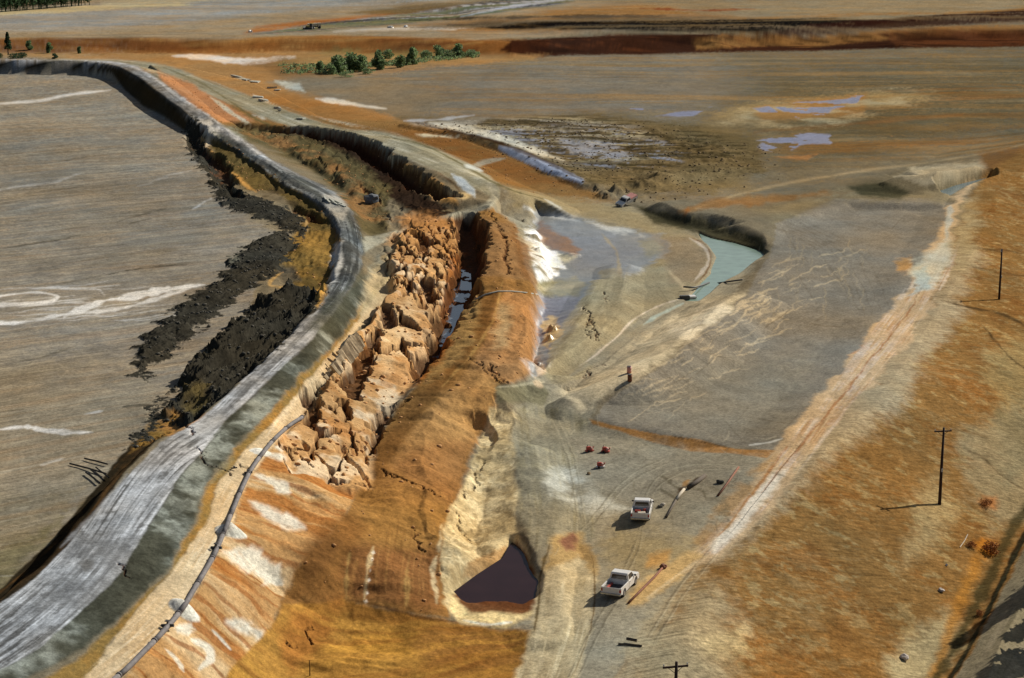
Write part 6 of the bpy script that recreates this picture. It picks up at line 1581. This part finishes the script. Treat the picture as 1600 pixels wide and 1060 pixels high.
bl = [(500, 112, 4.2, 3.2, 'slim green tree at the left end of the green clump'), (515, 116, 4, 5, 'low green bush at the front of the green clump'), (530, 114, 7.0, 7, 'broad bright green tree left of the middle of the clump'), (547, 112, 7.6, 7.5, 'largest bright green tree in the middle of the clump'),
      (563, 112, 6.6, 6, 'rounded green tree right of the largest one'), (590, 108, 7.6, 4.5, 'tall narrow green tree standing just right of the clump'), (598, 109, 4.2, 4.5, 'low bush at the foot of the tall narrow tree'), (626, 106, 5.2, 4.5, 'pointed green tree halfway to the cliff foot'),
      (636, 102, 3.4, 4, 'small bush beside the pointed tree'), (646, 101, 7.2, 4.4, 'tall slim tree nearest the orange bank'), (665, 91, 3.5, 5, 'first low bush of the row under the orange bank'), (685, 88, 5, 6, 'second, rounder bush of the row under the orange bank'),
      (700, 90, 3.5, 7, 'third, wide bush of the row under the orange bank'), (716, 89, 6, 5, 'tall bush near the right end of the row under the orange bank'), (738, 88, 3, 7, 'last flat bush of the row under the orange bank'), (605, 92, 4, 5, 'faint olive bush behind the tall narrow tree'), (575, 116, 2.5, 5, 'ragged low shrub under the clump, right side'), (540, 121, 2.2, 6, 'ragged low shrub at the clump foot')]
for i, (a, b_, h_, w_, lb) in enumerate(bl):
    tree('green_tree' if h_ > 5 else 'green_bush', on_ground(a, b_), h_, w_, lb, 'tree' if h_ > 5 else 'bush', M_leaf, 40 + i, 'green trees and bushes beside the far plain')
tree('pine_tree', on_ground(13, 86), 9.5, 3.4, 'tall thin pine at the far left behind the dam road', 'tree', M_leafd, 71, None, 'pine')
tree('green_tree', on_ground(46, 78), 4.4, 3, 'faint small green tree right of the tall thin pine', 'tree', M_leaf, 72)
tree('green_tree', on_ground(78, 83), 4.8, 3.0, 'rounded dark green tree behind the dam road', 'tree', M_leaf, 73)
tree('green_tree', on_ground(124, 84), 3.4, 2.0, 'small thin tree right of the rounded one behind the dam', 'tree', M_leaf, 74)
for i, (a, b_, h_, w_, lb) in enumerate(((22, 92, 2.4, 6, 'wide dark thicket on the dam crest at the far left'), (34, 91, 2.6, 5, 'dark thicket right of the wide one on the dam crest'), (86, 92, 2.4, 2.8, 'single round dark bush on the dam crest'), (-2, 91, 2.2, 4, 'dark bush at the left edge of the picture'))):
    tree('dark_bush', on_ground(a, b_), h_, w_, lb, 'bush', M_leafd, 80 + i)
# low brush between the trees
bm = NB_(); r_ = random.Random(8)
for i in range(330):
    a = r_.uniform(440, 745); yb = np.interp(a, [440, 520, 620, 745], [106, 108, 98, 86]) + r_.uniform(-5, 8) * (1.2 if a < 560 else 0.5)
    p = on_ground(a, yb); leaves(bm, p + Vector((0, 0, .4)), (1.6, 3.5, .7), 14, 0.4, r_)
o = mobj('brush', bm, M_leaf); tag(o, 'low green brush growing between the green trees beside the far plain', 'brush', None, 'stuff')
# the far wood at the top left reads as one mass
bm = NB_(); r_ = random.Random(3)
for row in range(4):
    for i in range(60):
        a = -60 + r_.uniform(0, 206)
        yl = np.interp(a, [-60, 0, 60, 140, 160], [24, 19.5, 15, 8, 6]) - (row * 3 + r_.uniform(0, 3)) * (row > 0)
        if a > 142 - row * 2: continue
        p = on_ground(a, yl); h_ = r_.uniform(9, 15)
        tube(bm, [p, p + Vector((0, 0, h_ * .6))], 0.25, 4)
        for k in range(5):
            leaves(bm, p + Vector((r_.uniform(-1, 1), r_.uniform(-1, 1), h_ * (.35 + .13 * k))), (2.2 - .3 * k, 2.2 - .3 * k, 1.6), 16, 0.75, r_)
o = mobj('wood', bm, M_leafd); tag(o, 'dark green wood beyond the far gray flat at the top left', 'wood', None, 'stuff')
# pines beside the toe road, just outside the picture, whose shadows fall on the road and slope
for i, (a, b_, h_, w_, lb) in enumerate(((1712, 905, 15.5, 7.0, 'tall pine beyond the right edge beside the toe road'), (1722, 950, 12.0, 6.5, 'shorter pine beyond the right edge nearer the camera'), (1700, 756, 8.0, 4.5, 'small pine beyond the right edge up the road'), (1668, 1012, 18.0, 3.6, 'thin tall pine beyond the lower right corner'))):
    p = Vector(ground_pt(a, b_, -5.6)); tree('pine_tree', p, h_, w_, lb, 'tree', M_leafd, 90 + i, None, 'pine')
# rust-orange shrubs and dark weeds on the lower slope
for i, (a, b_, h_, w_, mt, lb) in enumerate(((1548, 864, 1.3, 1.9, M_leafo, 'bright rust-orange shrub beside the toe ditch'), (1518, 856, 0.7, 1.3, M_leafo, 'small rust-red shrub left of the bright orange one'), (1541, 790, 0.8, 1.6, M_leafo, 'rust-orange shrub higher up the lower slope'),
        (1530, 962, 0.6, 0.9, M_leafo, 'little orange tuft in the tree shadow'))):
    tree('shrub', on_ground(a, b_), h_, w_, lb, 'shrub', mt, 120 + i)

# ------------------------------------------------------------------ scattered clods (nobody could count them)
_clod_src = []
for sd_ in range(5):
    bm = rock_bm(200 + sd_, (1, 1, 0.75), 1, rough=0.35); bm.verts.ensure_lookup_table()
    _clod_src.append((np.array([v.co[:] for v in bm.verts], np.float32), np.array([[v.index for v in f.verts] for f in bm.faces], np.int32))); bm.free()
def clods(name, spots, mat, label, cat):
    """spots: list of (x, y, size)"""
    VV, FF, base = [], [], 0
    r_ = np.random.RandomState(len(spots))
    for (x, y, s) in spots:
        cv, cf = _clod_src[r_.randint(5)]
        an = r_.uniform(0, 6.28); ca, sa = math.cos(an), math.sin(an)
        v = cv * np.array([s * r_.uniform(.7, 1.3), s * r_.uniform(.7, 1.3), s * r_.uniform(.6, 1.1)], np.float32)
        v = np.stack([v[:, 0] * ca - v[:, 1] * sa + x, v[:, 0] * sa + v[:, 1] * ca + y, v[:, 2] + height_at(x, y) + s * .15], 1)
        VV.append(v); FF.append(cf + base); base += len(v)
    VV = np.concatenate(VV).astype(np.float32); FF = np.concatenate(FF)
    me = bpy.data.meshes.new(name); nf = len(FF)
    me.vertices.add(len(VV)); me.vertices.foreach_set('co', VV.ravel())
    me.loops.add(nf * 3); me.loops.foreach_set('vertex_index', FF.ravel())
    me.polygons.add(nf); me.polygons.foreach_set('loop_start', (np.arange(nf) * 3).astype(np.int32)); me.update(calc_edges=True)
    me.materials.append(mat)
    o = put(bpy.data.objects.new(name, me)); return tag(o, label, cat, None, 'stuff')
_rs = np.random.RandomState(5)
def pick(weight, n_, smin, smax, power=2.5):
    w = weight / weight.sum()
    ids = _rs.choice(len(weight), n_, p=w)
    return [(float(X[i]) + _rs.uniform(-.2, .2), float(Y[i]) + _rs.uniform(-.2, .2), smin + (smax - smin) * _rs.rand() ** power) for i in ids]
area_w = (Y ** 3 / 1e6).astype(np.float64)          # cells grow with distance, so weight them back to even ground cover
clods('clay_clods', pick(np.where(clay > .2, area_w, 0), 1500, 0.05, 0.36), M_clod_dark, 'dark clay clods strewn over the gray clay heaps', 'clay clods')
clods('subsoil_clods', pick(slide_t * area_w + 1e-12, 700, 0.06, 0.4, 3), M_clod_tan, 'tan subsoil clods strewn among the blocks of the slide', 'soil clods')
clods('mud_clods', pick(mudt * area_w * (0.2 + sstep(0, .5, mudr)) + 1e-12, 900, 0.15, 0.42, 2), M_clod_mud, 'olive brown mud clods of the churned field', 'mud clods')
rw = np.where(np.isin(REG, [REGN.index(q) for q in ('slumped_dam', 'ridge', 'upper_bench')]), area_w, 0)
clods('bank_clods', pick(rw, 1500, 0.06, 0.28, 3), M_clod_tan, 'small brown clods scattered over the slumped banks', 'soil clods')
